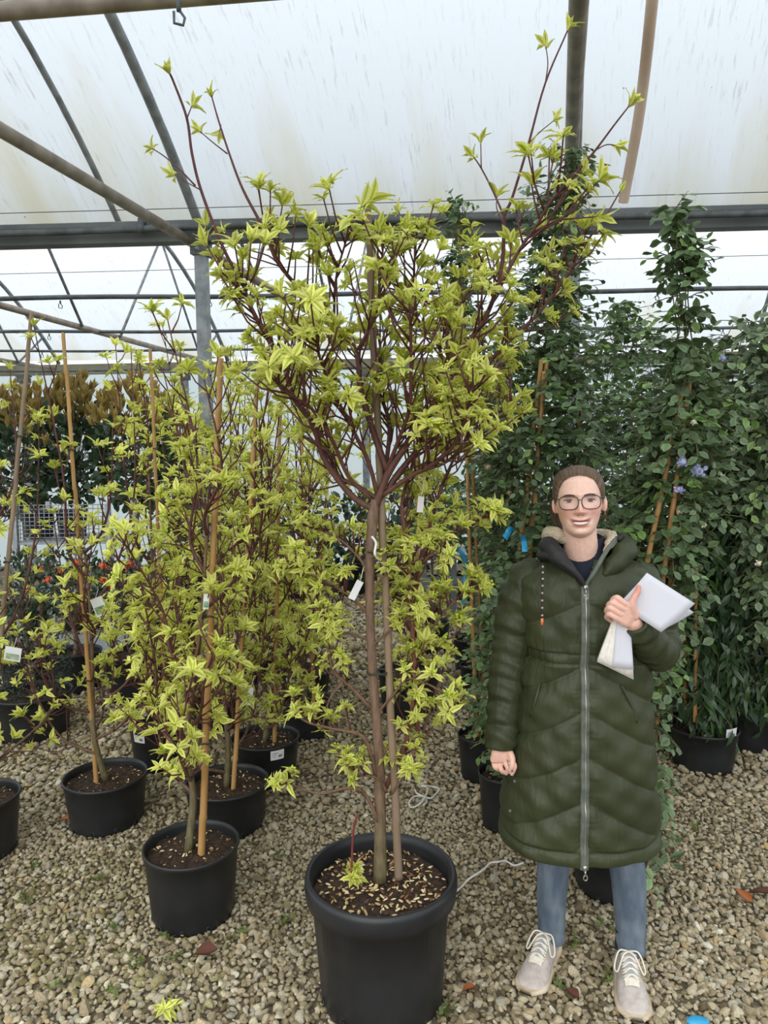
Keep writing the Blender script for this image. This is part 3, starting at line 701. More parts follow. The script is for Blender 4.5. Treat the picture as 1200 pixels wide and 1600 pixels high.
# main right shoot and its forks
limb([(584,797),(607,739),(647,677),(680,627),(690,581),(730,535),(755,502),(776,452),(786,398),(788,339),(800,310),(826,224),(852,130),(888,45)], -.18, [.014,.0125,.011,.0095,.008,.007,.006,.0045,.0035,.0024], (.15, .55, 14),
     sides=[([(788,339),(770,298),(752,263),(740,245)], .7, .003), ([(752,263),(751,222)], .7, .002), ([(828,222),(845,205),(866,188)], .82, .002), ([(852,130),(856,100),(853,72)], .93, .002), ([(786,350),(776,325),(777,305)], .7, .002)], tipsize=.045)
limb([(782,445),(812,390),(840,350),(860,315),(900,270),(930,235),(960,195),(985,163)], -.30, [.006,.005,.0045,.004,.003,.002], (.05, .5, 6), y0=-.16, sides=[([(930,235),(948,226),(965,228)], .7, .002), ([(905,265),(885,280),(872,285)], .6, .002)], tipsize=.045)
limb([(608,770),(613,752),(647,710),(688,668),(734,606),(780,548),(838,493),(876,443),(903,400),(922,370),(946,338),(970,297)], .16, [.011,.010,.009,.0075,.006,.005,.004,.0025], (.12, .78, 20), sides=[([(838,493),(850,460),(857,425)], .6, .003), ([(903,400),(915,385),(925,380)], .75, .002)], tipsize=.04)
limb([(690,581),(686,543),(651,497),(634,477),(620,440)], .18, [.007,.006,.005,.003], (.15, .95, 9), y0=.02)
limb([(686,543),(705,510),(722,470),(745,440),(756,400)], .12, [.006,.005,.003], (.1, .95, 9), y0=.0)
limb([(651,497),(647,427),(649,393),(652,355)], .14, [.005,.004,.003], (.1, .9, 7), y0=.08, tipn=8, tipopen=.8, tipsize=.06)
limb([(559,547),(588,489),(594,427),(600,375)], -.12, [.006,.005,.003], (.1, .9, 8), y0=.0, tipn=8, tipopen=.8, tipsize=.06)
limb([(522,500),(523,455),(528,420),(540,378),(546,345)], -.1, [.005,.004,.0035,.003], (.15, .8, 5), y0=.02, tipn=9, tipopen=.95, tipsize=.075, sides=[([(540,378),(556,345),(580,312)], .7, .003), ([(546,350),(556,335),(566,322)], .9, .003)])
limb([(604,735),(622,690),(640,635),(642,545),(640,470)], -.2, [.008,.007,.0055,.004], (.15, .95, 13), y0=0)
limb([(590,780),(560,760),(528,742),(508,690),(484,650),(470,590),(440,560)], .28, [.009,.008,.006,.004], (.2, 1, 16))
limb([(594,780),(604,720),(608,660),(590,600),(594,540),(575,470)], .3, [.009,.008,.006,.004], (.2, 1, 15))
limb([(596,775),(640,745),(680,722),(712,690),(730,640),(742,600)], -.24, [.009,.008,.006,.004], (.2, 1, 14))
limb([(580,780),(545,745),(520,690),(488,640),(450,615),(425,590)], -.3, [.008,.007,.005,.0035], (.25, 1, 13))
limb([(590,775),(575,720),(545,660),(520,610),(500,560),(494,520)], -.26, [.008,.007,.005,.0035], (.2, 1, 13))
limb([(602,770),(640,720),(668,660),(690,620),(720,585),(760,560)], .34, [.008,.007,.005,.0035], (.2, 1, 15))
limb([(600,770),(650,740),(700,720),(735,680),(770,650),(805,625)], .1, [.008,.006,.004,.003], (.25, 1, 13))
# red basal stems right of the trunk
limb([(600,1235),(622,1190),(640,1140),(648,1060),(643,960),(640,900),(634,840),(628,790),(640,740),(655,690)], .12, [.011,.010,.0095,.009,.008,.007,.005], (.05, .95, 18), y0=.02, L=(.05, .16), c0=np.array(srgb(120,72,58)))
limb([(652,1175),(652,1080),(648,990),(652,900),(672,820),(690,760),(715,700),(732,620)], .22, [.009,.0085,.008,.007,.0055,.004], (.1, .95, 18), y0=.1, L=(.05, .16), c0=np.array(srgb(120,66,54)))
limb([(648,1010),(672,985),(700,950),(725,925),(745,905)], .06, [.005,.004,.003], (.4, 1, 6), y0=.1, L=(.03, .09))
limb([(660,880),(690,850),(715,832),(745,812),(765,800)], -.05, [.004,.003,.0025], (.4, 1, 6), y0=.05, L=(.03, .08))
limb([(654,1170),(675,1100),(698,1030),(722,960)], .05, [.005,.004,.003], (.5, 1, 3), y0=.1, L=(.03, .08))
# low side branches left of the trunk
low = dict(L=(.03, .09), size=.044, opn=(.6, 1.0), tipopen=.9, bud=.6)
limb([(588,1215),(575,1165),(560,1147),(517,1138),(480,1128),(458,1112)], -.06, [.009,.007,.005,.0035], (.45, 1, 5), y0=-.01, **low)
limb([(592,1285),(570,1240),(545,1231),(500,1240),(460,1228),(447,1222)], -.1, [.008,.006,.004,.003], (.8, 1, 2), y0=-.01, **low)
limb([(580,1107),(545,1070),(520,1045),(507,983),(495,940),(480,900)], -.05, [.008,.007,.005,.003], (.2, 1, 9), **low)
limb([(540,1062),(520,1085),(512,1100),(503,1140)], -.03, [.005,.004,.003], (.4, 1, 2), **low)
limb([(605,1238),(590,1216),(560,1210),(540,1195)], -.1, [.005,.004,.003], (.4, 1, 5), y0=-.02, **low)
limb([(612,1240),(630,1215),(640,1200)], -.08, [.005,.004,.003], (.4, 1, 4), y0=-.02, **low)
limb([(578,960),(545,930),(515,912),(480,895),(450,880)], -.08, [.006,.005,.003], (.25, 1, 8), **low)
limb([(578,900),(560,870),(530,842),(505,830),(470,820)], .05, [.006,.005,.003], (.25, 1, 8), **low)
limb([(580,1010),(610,985),(640,965),(662,950)], -.1, [.005,.004,.003], (.3, 1, 7), **low)
limb([(585,1120),(615,1085),(640,1060),(690,1080),(715,1100)], -.12, [.005,.004,.003], (.4, 1, 6), **low)
limb([(590,1190),(620,1150),(645,1130),(690,1110)], -.04, [.005,.004,.003], (.3, 1, 5), **low)
limb([(580,930),(600,900),(640,880),(690,862)], -.1, [.005,.004,.003], (.3, 1, 7), **low)
limb([(578,1000),(545,990),(520,985),(505,975)], -.1, [.005,.004,.003], (.3, 1, 5), **low)
# basal sucker in the pot
limb([(548,1378),(550,1340),(552,1300),(558,1272)], -.09, [.0045,.004,.0035], (.02, .12, 3), y0=-.07, L=(.01, .03), size=.045, tipn=0, c0=np.array(srgb(120,52,48)), c1=np.array(srgb(120,52,48)), opn=(.5, 1))
cane(mt, PY(623, 1372, YM - .02), PY(574, 322, YM + .05), .0125, 'cane_grey')
for y in (860, 1050): tie_ring(mt, PY(589, y, YM), .03)
hang_tag(mt, PY(556, 922, YM - .03), .022, .06, .5, .3, False); hang_tag(mt, PY(657, 788, YM + .1), .02, .05, .1, .2, False)
tp = np.array(PY(581, 838, YM - .03)); MB().tube(smooth_path([tp, tp + (.012, 0, -.02), tp + (.008, -.01, -.05), tp + (.02, 0, -.07)], 5), .004, 6).build('twine', MAT['tag_white'], mt)
pl.finish()
# ================================================================ the other potted dogwoods
def potspec(px, rimy, w, basey):
    g = G(px, basey); R = (PY(px + w / 2, rimy, g.y) - PY(px - w / 2, rimy, g.y)).x / 2
    return g.x, g.y, R, max(.16, PY(px, rimy, g.y).z + .01)
D = 'potted_dogwood'
dogwood(D, 'yellow variegated shrub in front left pot with one tall straight cane', *potspec(303, 1320, 148, 1428), 21, 1.85, .32, 10, (345, 560, .05), 90, .052, cane_base=(.04, -.03), cr=.0135, lean=(.10, 0), low=.25, tags=[(322, 940, -.05, .02, .055, .1)], shoots=3)
dogwood(D, 'variegated shrub in the pot with a picture label on its leaning cane', *potspec(168, 1212, 127, 1284), 22, 1.75, .38, 10, (99, 520, .05), 90, .052, dens=.7, cane_base=(-.03, -.03), lean=(-.06, 0), tags=[(155, 948, -.1, .055, .085, -.35)], low=.15)
dogwood(D, 'variegated shrub whose pot stands right behind the front left pot', *potspec(357, 1222, 130, 1290), 23, 2.0, .34, 11, (402, 600, .05), 40, .052, cane_base=(.03, -.03), tags=[(391, 1088, -.1, .022, .08, .15, .2)], low=.1, shoots=5)
dogwood(D, 'variegated shrub in a stickered pot just left of the big pot', *potspec(416, 1152, 108, 1218), 24, 1.95, .36, 11, (437, 640, 0), 0, .054, sticker=(-1.05, .2), low=.1, shoots=5)
dogwood(D, 'variegated shrub in a stickered pot between the two left front pots', *potspec(250, 1132, 88, 1198), 25, 2.05, .38, 10, (235, 545, 0), 0, .054, dens=.75, sticker=(-2.0, .22), low=.1, shoots=5, tags=[(325, 930, 0, .03, .07, .1)])
dogwood(D, 'variegated shrub in the pot cut off by the left edge', *potspec(-36, 1247, 134, 1335), 26, 1.8, .42, 9, (50, 488, .2), 0, .05, dens=.6, cm='cane_grey', low=.1, shoots=5, tags=[(20, 1022, 0, .07, .06, .2)])
dogwood(D, 'variegated shrub in the middle row behind the picture-labelled one', *potspec(333, 1076, 88, 1138), 27, 2.1, .38, 10, (343, 590, 0), 0, .056, low=.1, shoots=5)
dogwood(D, 'variegated shrub in the small pot just left of the tallest trunk', *potspec(480, 1092, 78, 1148), 28, 1.9, .36, 10, (470, 660, 0), 0, .056, low=.1, shoots=5)
dogwood(D, 'variegated shrub in a stickered pot at the back of the left group', *potspec(478, 1048, 80, 1092), 29, 2.0, .4, 10, (520, 640, 0), 0, .058, low=.1, sticker=(-2.1, .2))
dogwood(D, 'red-stemmed variegated shrub in the pot right behind the tallest one', *potspec(640, 1048, 100, 1112), 30, 1.95, .4, 10, (652, 640, 0), 0, .055, low=.05)
dogwood(D, 'variegated shrub at the far back left of the group', *potspec(405, 1020, 80, 1060), 31, 2.05, .45, 10, (398, 640, 0), 0, .06, low=.1, shoots=5)
# ================================================================ climbers on cane wigwams (right)
MAT['vine'] = noisy('vine_stem', srgb(110, 116, 74), srgb(92, 84, 58), 20, .6)
MAT['yellowleaf'] = leaf_mat('yellowing_leaf', srgb(176, 184, 60), srgb(190, 190, 80), False)
def petals(parent, name, p, size, n, m, label=None, r=rng):
    mb = MB()
    q = np.array(p) + unit(r.normal(size=(n, 3))) * size * r.uniform(.2, .45, (n, 1)); Ms = rot_rand(n) * (size * r.uniform(.35, .55, n))[:, None, None]; mb.add(ico1V * size * .38 + np.array(p), ico1F)
    V, F, U = batch(SMALL[0], Ms, q); mb.add(V, F, U); return mb.build(name, MAT[m], parent)
MAT['lilac'] = noisy('lilac_petal', srgb(148, 156, 196), srgb(176, 182, 214), 60, .7)
MAT['cream'] = noisy('cream_petal', srgb(226, 220, 188), srgb(240, 236, 210), 60, .7)
MAT['pinkbud'] = noisy('pale_bud', srgb(150, 128, 110), srgb(176, 160, 130), 60, .7)
def climber(label, pot, env, seed, nsh, bases, m, leaf=.05, droop=.2, nobj=120, canes=(), sticker=None, shoot=(.1, .26), lean_up=.4, flowers=None, potR=None, pairs=(4, 8), core=.35):
    r = np.random.default_rng(seed); gx, gy, R, h = pot; c = np.array([gx, gy, 0.])
    root = thing('potted_climber', label, 'potted plant', c)
    make_pot(root, c, R, h, R * .84, seed=seed, nchips=30, soil_z=h - .035)
    if sticker: pot_label(root, c, R, h, R * .84, *sticker)
    E = []
    for (py, x0, x1, dy) in env:
        a, b = PY(x0, py, gy + dy), PY(x1, py, gy + dy); E.append([(a.z + b.z) / 2, (a.x + b.x) / 2, gy + dy, abs(b.x - a.x) / 2])
    E = np.array(sorted(E)); pl = Plant(root, bases, MAT[m], nobj, OVALF if bases is OVAL else LANCEF)
    zg = np.linspace(E[0, 0], E[-1, 0], 60); rg = np.interp(zg, E[:, 0], E[:, 3]); cw = np.cumsum(np.maximum(rg, .05) ** 1.0); cw /= cw[-1]
    for cv in canes:
        cane(root, PY(cv[0], cv[1], gy + cv[2]), PY(cv[3], cv[4], gy + cv[5]), cv[6] if len(cv) > 6 else .0105, 'cane')
    # twining main stems
    for k in range(5):
        zz_ = np.linspace(h - .04, E[-1, 0] - .02, 40); rr = np.interp(zz_, E[:, 0], E[:, 3]) * .5; a = k * 1.3 + zz_ * 2.2
        cx = np.interp(zz_, E[:, 0], E[:, 1]); cy = np.interp(zz_, E[:, 0], E[:, 2]); w = np.clip((zz_ - h) / .25, 0, 1)
        pts = np.c_[(gx + R * .3 * np.cos(a)) * (1 - w) + (cx + rr * np.cos(a)) * w, (gy + R * .3 * np.sin(a)) * (1 - w) + (cy + rr * np.sin(a)) * w, zz_]
        MB().tube(pts, [.0055, .0045, .003, .002], 5).build('stem', MAT['vine'], root)
    sh = MB()
    nsh = int(nsh * 1.55)
    for k in range(nsh):
        z = np.interp(r.random(), cw, zg); R_ = np.interp(z, E[:, 0], E[:, 3]); cx = np.interp(z, E[:, 0], E[:, 1]); cy = np.interp(z, E[:, 0], E[:, 2])
        a = r.random() * 2 * pi
        if r.random() < .45: a = -pi / 2 + r.normal(0, 1.0)
        e = np.array([math.cos(a), math.sin(a), 0]); f = core + (1 - core) * math.sqrt(r.random())
        ln = min(r.uniform(*shoot), .06 + R_ * 1.0)
        p = np.array([cx, cy, z]) + e * max(R_ * f - ln * .6, 0)
        d = unit(e * .9 + np.array([0, 0, lean_up * r.normal(.5, .8)]) + r.normal(0, .45, 3))
        n = r.integers(*pairs); ts = np.linspace(.15, 1, n); g = np.array([0, 0, -droop * ln])
        pts = p + d * (ts[:, None] * ln) + g * ts[:, None] ** 2
        sh.tube(np.vstack([p, pts[n // 2], pts[-1]]), [.0024, .0014], 4, cap=False, C=(1, 1, 1))
        side = unit(np.cross(d, [0, 0, 1.]) + r.normal(0, .2, 3)); up = np.cross(side, d)
        s2 = np.where(np.arange(n) % 2, 1, -1)[:, None]
        D = side * s2 * .9 + d * .5 + np.array([0, 0, -droop * 1.6]) + r.normal(0, .35, (n, 3))
        N = up + e * .8 + np.array([0, 0, .5]) + r.normal(0, .4, (n, 3))
        tint = np.array([1, 1, 1]) * r.uniform(.7, 1.25)
        if r.random() < .12: tint = tint * np.array([1.35, 1.45, .9])
        if r.random() < .08: tint = tint * np.array([1.5, 1.5, 1.5])
        pl.leaves(D, N, leaf * 1.12 * r.uniform(.65, 1.2, n) * (1.1 - .35 * ts), pts, tint)
    tag(sh.build('shoots', MAT['vine'], root), kind='stuff')
    pl.finish()
    for fl_ in (flowers or ()):
        q = np.array(PY(fl_[0], fl_[1], gy + fl_[2])); petals(root, 'flower_cluster', q, fl_[3], 40, fl_[4], r=r)
    return root
K1 = potspec(952, 1325, 118, 1388)
climber('climber with a bare top spire on crossed canes right behind the person', K1, [(322,1040,1062,.0),(350,1032,1075,0),(420,1030,1096,0),(455,1040,1085,0),(520,1050,1088,0),(550,1032,1100,0),(610,1000,1135,.02),(700,985,1140,.04),(800,975,1125,.06),(900,960,1090,.08),(1000,950,1060,.08),(1150,955,1040,.06),(1280,935,1035,.03),(1320,920,1030,0)], 41, 460, OVAL, 'climber', .052, .25, 170,
        canes=[(921,1320,-.02,1076,562,-.04,.0115),(981,1315,-.03,1083,556,-.05,.0115),(1008,1320,.08,1079,575,.02,.010)], flowers=[(1066,722,-.16,.035,'lilac'),(1092,737,-.16,.04,'lilac'),(1062,765,-.18,.03,'lilac'),(1085,660,-.14,.02,'cream'),(1130,745,-.1,.02,'cream'),(1100,820,-.14,.02,'cream'),(1060,800,-.2,.016,'pinkbud')], shoot=(.08, .24))
K2 = potspec(790, 1207, 86, 1290)
climber('tallest dark green climber rising behind the left shoulder of the person', K2, [(230,872,910,.05),(262,850,918,.05),(300,826,924,.05),(345,820,918,.06),(400,808,912,.08),(450,800,915,.1),(520,775,930,.1),(600,755,950,.1),(700,742,960,.1),(800,742,950,.1),(900,748,930,.08),(1000,748,900,.06),(1100,752,880,.04),(1180,765,840,.02)], 42, 720, OVAL, 'climber', .05, .2, 190,
        canes=[(775,1200,.06,846,562,-.10,.012),(795,1200,.08,854,566,-.09,.012),(805,1205,.07,850,580,-.11,.011),(835,1200,0,908,640,.05)], flowers=[(700+290/2.67, 230+1190/2.67, -.1,.02,'pinkbud'),(762,730,-.05,.03,'pinkbud'),(795,770,-.1,.02,'pinkbud')])
K3 = potspec(752, 1148, 74, 1215)
climber('narrow climber with a leafy tip left of the tallest climber', K3, [(316,708,728,.0),(335,690,742,0),(352,700,735,0),(400,688,745,0),(455,690,745,0),(480,705,745,.05),(560,720,790,.1),(700,728,810,.1),(850,742,830,.1),(1000,735,805,.05),(1120,725,790,.0)], 43, 330, OVAL, 'climber', .048, .2, 60, canes=[(745,1150,0,716,340,0),(760,1150,.04,722,420,.02)])
K4 = potspec(1030, 1116, 84, 1158)
climber('dark climber filling the gap behind the head of the person', K4, [(478,945,990,0),(520,910,1030,0),(600,900,1060,0),(700,890,1070,0),(850,890,1070,0),(1000,900,1080,0),(1100,1000,1080,0)], 44, 430, OVAL, 'climber', .055, .25, 60, canes=[(1022,1112,0,985,640,0),(1040,1112,0,905,660,.0)])
K5 = potspec(1098, 1136, 104, 1196)
climber('long-leaved climber in the stickered pot right of the person', K5, [(640,1100,1170,.0),(720,1085,1190,0),(850,1075,1185,0),(1000,1062,1170,0),(1090,1062,1150,0),(1120,1075,1135,0)], 45, 360, LANCE, 'lance', .105, .75, 120, canes=[(1086,1128,-.08,1088,880,-.1,.011),(1070,1122,.05,1075,600,.02),(1140,1120,.0,1130,640,.03)], sticker=(-1.15, .24, .075, .055), shoot=(.08, .2), flowers=[(1135,862,-.1,.02,'cream')])
K6 = potspec(1172, 1114, 78, 1168)
climber('long-leaved climber in the stickered pot at the right edge', K6, [(600,1150,1240,0),(700,1130,1260,0),(850,1120,1270,0),(1000,1120,1240,0),(1090,1140,1210,0)], 46, 380, LANCE, 'lance', .11, .7, 90, canes=[(1165,1105,0,1160,650,0),(1190,1105,0,1200,650,0)], sticker=(-1.0, .22, .07, .05), shoot=(.08, .22))
K7 = (2.42, 3.5, .17, .27)
climber('grey-green climber bushing out at the top right edge', K7, [(498,1130,1215,0),(530,1095,1260,0),(600,1085,1290,0),(700,1110,1290,0),(800,1130,1280,0),(900,1150,1270,0),(1050,1190,1260,0)], 47, 430, OVAL, 'climber_grey', .055, .35, 110, shoot=(.1, .3), flowers=[(1130,560,-.2,.03,'lilac'),(1145,700,-.2,.02,'cream'),(1185,880,-.2,.025,'cream')])
K8 = potspec(742, 1040, 48, 1076)
climber('smaller climber in the back row beside the gravel aisle', K8, [(640,760,800,0),(760,752,815,0),(900,748,820,0),(1000,735,800,0),(1035,735,780,0)], 48, 220, OVAL, 'climber', .06, .2, 0, canes=[(742,1040,0,770,650,0)])
K9 = (1.2, 5.95, .18, .3)
climber('broad dark climber at the back between the canes', K9, [(560,800,900,0),(640,790,1000,0),(760,790,1010,0),(900,790,1000,0),(1000,810,950,0)], 49, 260, OVAL, 'darkleaf', .075, .25, 0)
K10 = (2.2, 5.2, .18, .3)
climber('dark climber at the back on the far right', K10, [(540,980,1120,0),(640,970,1200,0),(760,970,1250,0),(900,980,1250,0),(1000,1000,1200,0)], 50, 300, OVAL, 'darkleaf', .08, .25, 0)
# ================================================================ background stock
def shrub(name, label, c, stem_h, blobs, seed, n, bases, m, leaf, pot=None, up=.6, top_mat=None, top_z=None, trunk=.02, cat='shrub', stem=True):
    r = np.random.default_rng(seed); c = np.array(c, float); root = thing(name, label, cat, c)
    if pot: make_pot(root, c, pot[0], pot[1], seed=seed, nchips=10, holes=6)
    z0 = c[2] + (pot[1] - .05 if pot else 0)
    if stem: 
        mb = MB(); btube(mb, smooth_path([c + (0, 0, z0 - c[2]), c + (.01, .0, (z0 - c[2] + stem_h) / 2), c + (0, 0, stem_h)], 5), [trunk, trunk * .7], 8, 0, 2, GREYB, GREYB); mb.build('trunk', MAT['bark'], root)
    P1, P2 = Plant(root, OVALF if bases is OVAL else LANCEF if bases is LANCE else bases, MAT[m]), Plant(root, PHOT, MAT[top_mat]) if top_mat else None
    tb = MB()
    for (bx, by, bz, rx, rz) in blobs:
        k = int(n * rx * rz * 12)
        d = unit(r.normal(size=(k, 3))); f = .55 + .45 * np.sqrt(r.random(k)); p = c + np.array([bx, by, bz]) + d * f[:, None] * np.array([rx, rx, rz])
        D = d + np.array([0, 0, up]) + r.normal(0, .4, (k, 3)); N = d * .6 + np.array([0, -.3, .6]) + r.normal(0, .3, (k, 3))
        tp = p[:, 2] > (top_z if top_z else 99) + r.normal(0, .09, k)
        if (~tp).any(): P1.leaves(D[~tp], N[~tp], leaf * r.uniform(.6, 1.2, (~tp).sum()), p[~tp])
        for q in p[tp]:
            dd = unit(np.array([*(q - c - np.array([bx, by, bz]))[:2] * .5, .8]) + r.normal(0, .16, 3)); whorl(P2, q + dd * .05, dd, leaf * 1.3, 7, .24, r)
        for q in d[:: max(1, k // 14)]: tb.tube([c + np.array([0, 0, stem_h]), c + np.array([bx, by, bz]) + q * np.array([rx, rx, rz]) * .7], [trunk * .4, .003], 5, cap=False, C=GREYB)
    tag(tb.build('twigs', MAT['bark'], root), kind='stuff')
    P1.finish()
    if P2: P2.name = 'new_growth'; P2.finish()
    return root
# bronze-topped shrubs standing behind the mesh trolley
for k, (px, top, w, Y, lab) in enumerate([(25, 605, 120, 6.9, 'bronze-topped evergreen shrub at the left edge behind the leaning cane'), (112, 590, 100, 7.1, 'bronze-topped evergreen shrub second from the left edge'),
                                          (205, 592, 120, 6.8, 'tallest bronze-topped evergreen shrub behind the mesh trolley'), (272, 640, 70, 7.2, 'lower bronze-topped evergreen shrub nearest the grey post')]):
    t = PY(px, top, Y); R = (PY(px + w / 2, 700, Y) - PY(px - w / 2, 700, Y)).x / 2; zc = t.z - .62
    shrub('evergreen_shrub', lab, (t.x, Y, 0), zc - .3, [(0, 0, zc - .02, R, .6), (R * .3, -.1, zc - .2, R * .8, .45), (-R * .3, .05, zc - .15, R * .8, .45)], 60 + k, 150, OVAL, 'darkleaf', .1, (.2, .32), .5, 'photinia', zc + .2)
# mesh trolley
ty = 5.82; a = PY(22, 790, ty); b = PY(168, 790, ty); zt = a.z; zb = PY(95, 846, ty).z
MAT['mesh'] = noisy('zinc_mesh', srgb(176, 180, 184), srgb(150, 154, 158), 20, .45, metal=.4)
tr = thing('mesh_trolley', 'galvanised mesh-sided trolley under the bronze-topped shrubs', 'trolley', ((a.x + b.x) / 2, ty + .3, 0))
for x in np.linspace(a.x, b.x, 20): MB().tube([(x, ty, zb), (x, ty, zt)], .0035, 4).build('wire', MAT['mesh'], tr)
for z in np.linspace(zb, zt, 10): MB().tube([(a.x, ty, z), (b.x, ty, z)], .0035, 4).build('wire', MAT['mesh'], tr)
for x in (a.x, b.x):
    for y in (ty, ty + .6): MB().box((x, y, zt / 2 + .03), (.04, .04, zt - .06)).build('post', MAT['mesh'], tr, smooth=False)
for z in (zb, zb - .42, .12): MB().box(((a.x + b.x) / 2, ty + .3, z - .012), (b.x - a.x, .6, .025)).build('shelf', MAT['mesh'], tr, smooth=False)
for x in (a.x, b.x):
    for y in (ty, ty + .6): MB().tube([(x - .012, y, .05), (x + .012, y, .05)], .05, 14).build('wheel', MAT['pot'], tr)
# dark pots on the trolley's shelf and behind
for k, (px, Y) in enumerate([(60, 5.9 + .22), (112, 5.9 + .22)]):
    p = PY(px, 800, Y); o = thing('plant_pot', ['empty black pot left on the mesh trolley', 'empty black pot right on the mesh trolley'][k], 'pot', (p.x, Y, zb + .002)); make_pot(o, (p.x, Y, zb + .002), .13, .24, seed=70 + k, nchips=0, holes=4)
# clipped box ball
gx, gy, R, h = potspec(54, 1082, 118, 1146)
r5 = np.random.default_rng(5)
shrub('box_ball', 'dense clipped dark green box ball in a wide black pot', (gx, gy, 0), h + .15, [(0, 0, h + .17, R * 1.05, .26)], 71, 2600, SMALL, 'boxleaf', .022, (R, h), .4, cat='potted plant')
# azaleas with orange flowers
MAT['orange'] = noisy('orange_petal', srgb(226, 84, 40), srgb(240, 110, 60), 40, .6); MAT['pinkw'] = noisy('pale_pink_petal', srgb(236, 200, 190), srgb(240, 220, 214), 40, .6)
for k, (px, py, Y, fl_) in enumerate([(112, 900, 5.2, [(96, 893), (118, 880), (125, 905), (140, 916), (165, 885)]), (215, 905, 5.0, [(160, 905), (172, 915), (196, 885), (203, 880), (160, 884)]), (34, 903, 5.3, [(45, 925), (62, 890), (75, 906)])]):
    p = PY(px, py, Y)
    o = shrub('azalea', ['orange-flowered azalea in the middle behind the picture label', 'orange-flowered azalea in the wide pot behind the left canes', 'orange-flowered azalea nearest the left edge'][k], (p.x, Y, 0), .45, [(0, 0, p.z - .04, .3, .24), (.12, .1, p.z - .12, .25, .2)], 75 + k, 620, SMALL, 'darkleaf', .05, (.25, .34) if k == 1 else (.19, .3), .4, cat='potted plant')
    for (fx, fy) in fl_: petals(o, 'flower_cluster', PY(fx, fy, Y - .2), .05, 26, 'orange', r=r5)
# conifer standards along the aisle with blue tape
for k, (px, by, Y, top, w, lab) in enumerate([(674, 965, 6.1, 745, 70, 'soft green conifer standard behind the tallest shrub'), (738, 1000, 5.5, 765, 56, 'soft green conifer standard with blue tape beside the aisle'), (684, 950, 8.42, 750, 90, 'feathery conifer at the back of the aisle')]):
    g_ = PY(px, 900, Y); t = PY(px, top, Y); R = (PY(px + w / 2, 800, Y) - PY(px - w / 2, 800, Y)).x / 2; bz = PY(px, 850, Y).z
    shrub('conifer_standard', lab, (g_.x, Y, 0), bz, [(0, 0, (t.z + bz) / 2, R, (t.z - bz) / 2 + .05), (R * .5, 0, (t.z + bz) / 2 - .08, R * .7, .2)], 80 + k, 700, LANCE, 'conifer', .07, (.16, .28), .1, trunk=.014, cat='potted tree')
r9 = np.random.default_rng(9)
def tape(label, pts, Y, w=.03):
    P = smooth_path([PY(x, y, Y + .03 * math.sin(i * 2)) for i, (x, y) in enumerate(pts)], 5); T = unit(np.gradient(P, axis=0)); S = unit(np.cross(T, np.array([.2, 1, .1])))
    tw = np.sin(np.linspace(0, 6, len(P)))[:, None] * .3; V = np.stack([P - S * w / 2 + np.array([0, 1, 0]) * tw * w, P + S * w / 2, P + S * w / 2 + (0, .002, 0), P - S * w / 2 + np.array([0, 1, 0]) * tw * w + (0, .002, 0)], 1).reshape(-1, 3)
    tag(MB().add(V, grid_faces(len(P), 4, True)).build('tape_strip', MAT['blue_tape']), label, 'tape')
tape('blue tape looped over and hanging by the aisle', [(697, 866), (712, 858), (722, 865), (727, 880), (726, 900), (726, 920), (724, 945)], 4.9)
tape('blue tape hanging on the right dark trunk of the aisle', [(752, 872), (754, 890), (753, 905), (755, 920)], 4.95)
tape('short blue tape tied on the left dark trunk of the aisle', [(672, 842), (675, 854), (673, 862)], 6.09, .045)
tape('blue tape tied high on the climber stem', [(748, 808), (744, 815), (742, 824)], 3.4, .022)
tape('blue tape on the cane beside the left shoulder', [(800, 824), (794, 832), (789, 841)], 2.85, .024)
tape('longer blue tape hanging near the left shoulder', [(817, 836), (819, 848), (820, 862)], 2.85, .022)
# dark hedge-like stock across the middle background
for k, (px, Y, w, top, lab) in enumerate([(455, 8.6, 110, 765, 'dark green shrub in the back row left of the tallest trunk'), (545, 8.8, 110, 770, 'dark green shrub in the back row behind the tallest trunk'), (370, 8.8, 100, 760, 'dark green shrub in the back row behind the left canes'), (620, 8.5, 80, 768, 'dark green shrub in the back row right of the tallest trunk'), (740, 8.3, 100, 740, 'dark green shrub in the back row behind the aisle'), (300, 8.4, 90, 770, 'dark green shrub in the back row right of the trolley')]):
    t = PY(px, top, Y); R = (PY(px + w / 2, 700, Y) - PY(px - w / 2, 700, Y)).x / 2
    shrub('evergreen_shrub', lab, (t.x, Y, 0), t.z * .5, [(0, 0, t.z - .5, R, .5), (R * .2, 0, t.z - .75, R, .4)], 90 + k, 110, OVAL, 'darkleaf', .12, (.22, .35), .3)
# low grey bench at the end of the aisle
by = 7.0; a = PY(655, 872, by); b = PY(765, 872, by)
bn = thing('display_bench', 'low grey bench at the end of the gravel aisle', 'bench', ((a.x + b.x) / 2, by + .3, 0))
MAT['bench'] = noisy('grey_bench', srgb(132, 138, 140), srgb(112, 118, 120), 6, .6)
MB().box(((a.x + b.x) / 2, by + .35, a.z), (b.x - a.x, .7, .05)).build('top', MAT['bench'], bn, smooth=False)
MB().box(((a.x + b.x) / 2, by + .05, a.z - .26), (b.x - a.x, .04, .12)).build('rail', MAT['bench'], bn, smooth=False)
for x in (a.x + .05, (a.x + b.x) / 2, b.x - .05):
    for y in (by + .08, by + .62): MB().box((x, y, a.z / 2 - .012), (.05, .05, a.z - .025)).build('leg', MAT['bench'], bn, smooth=False)
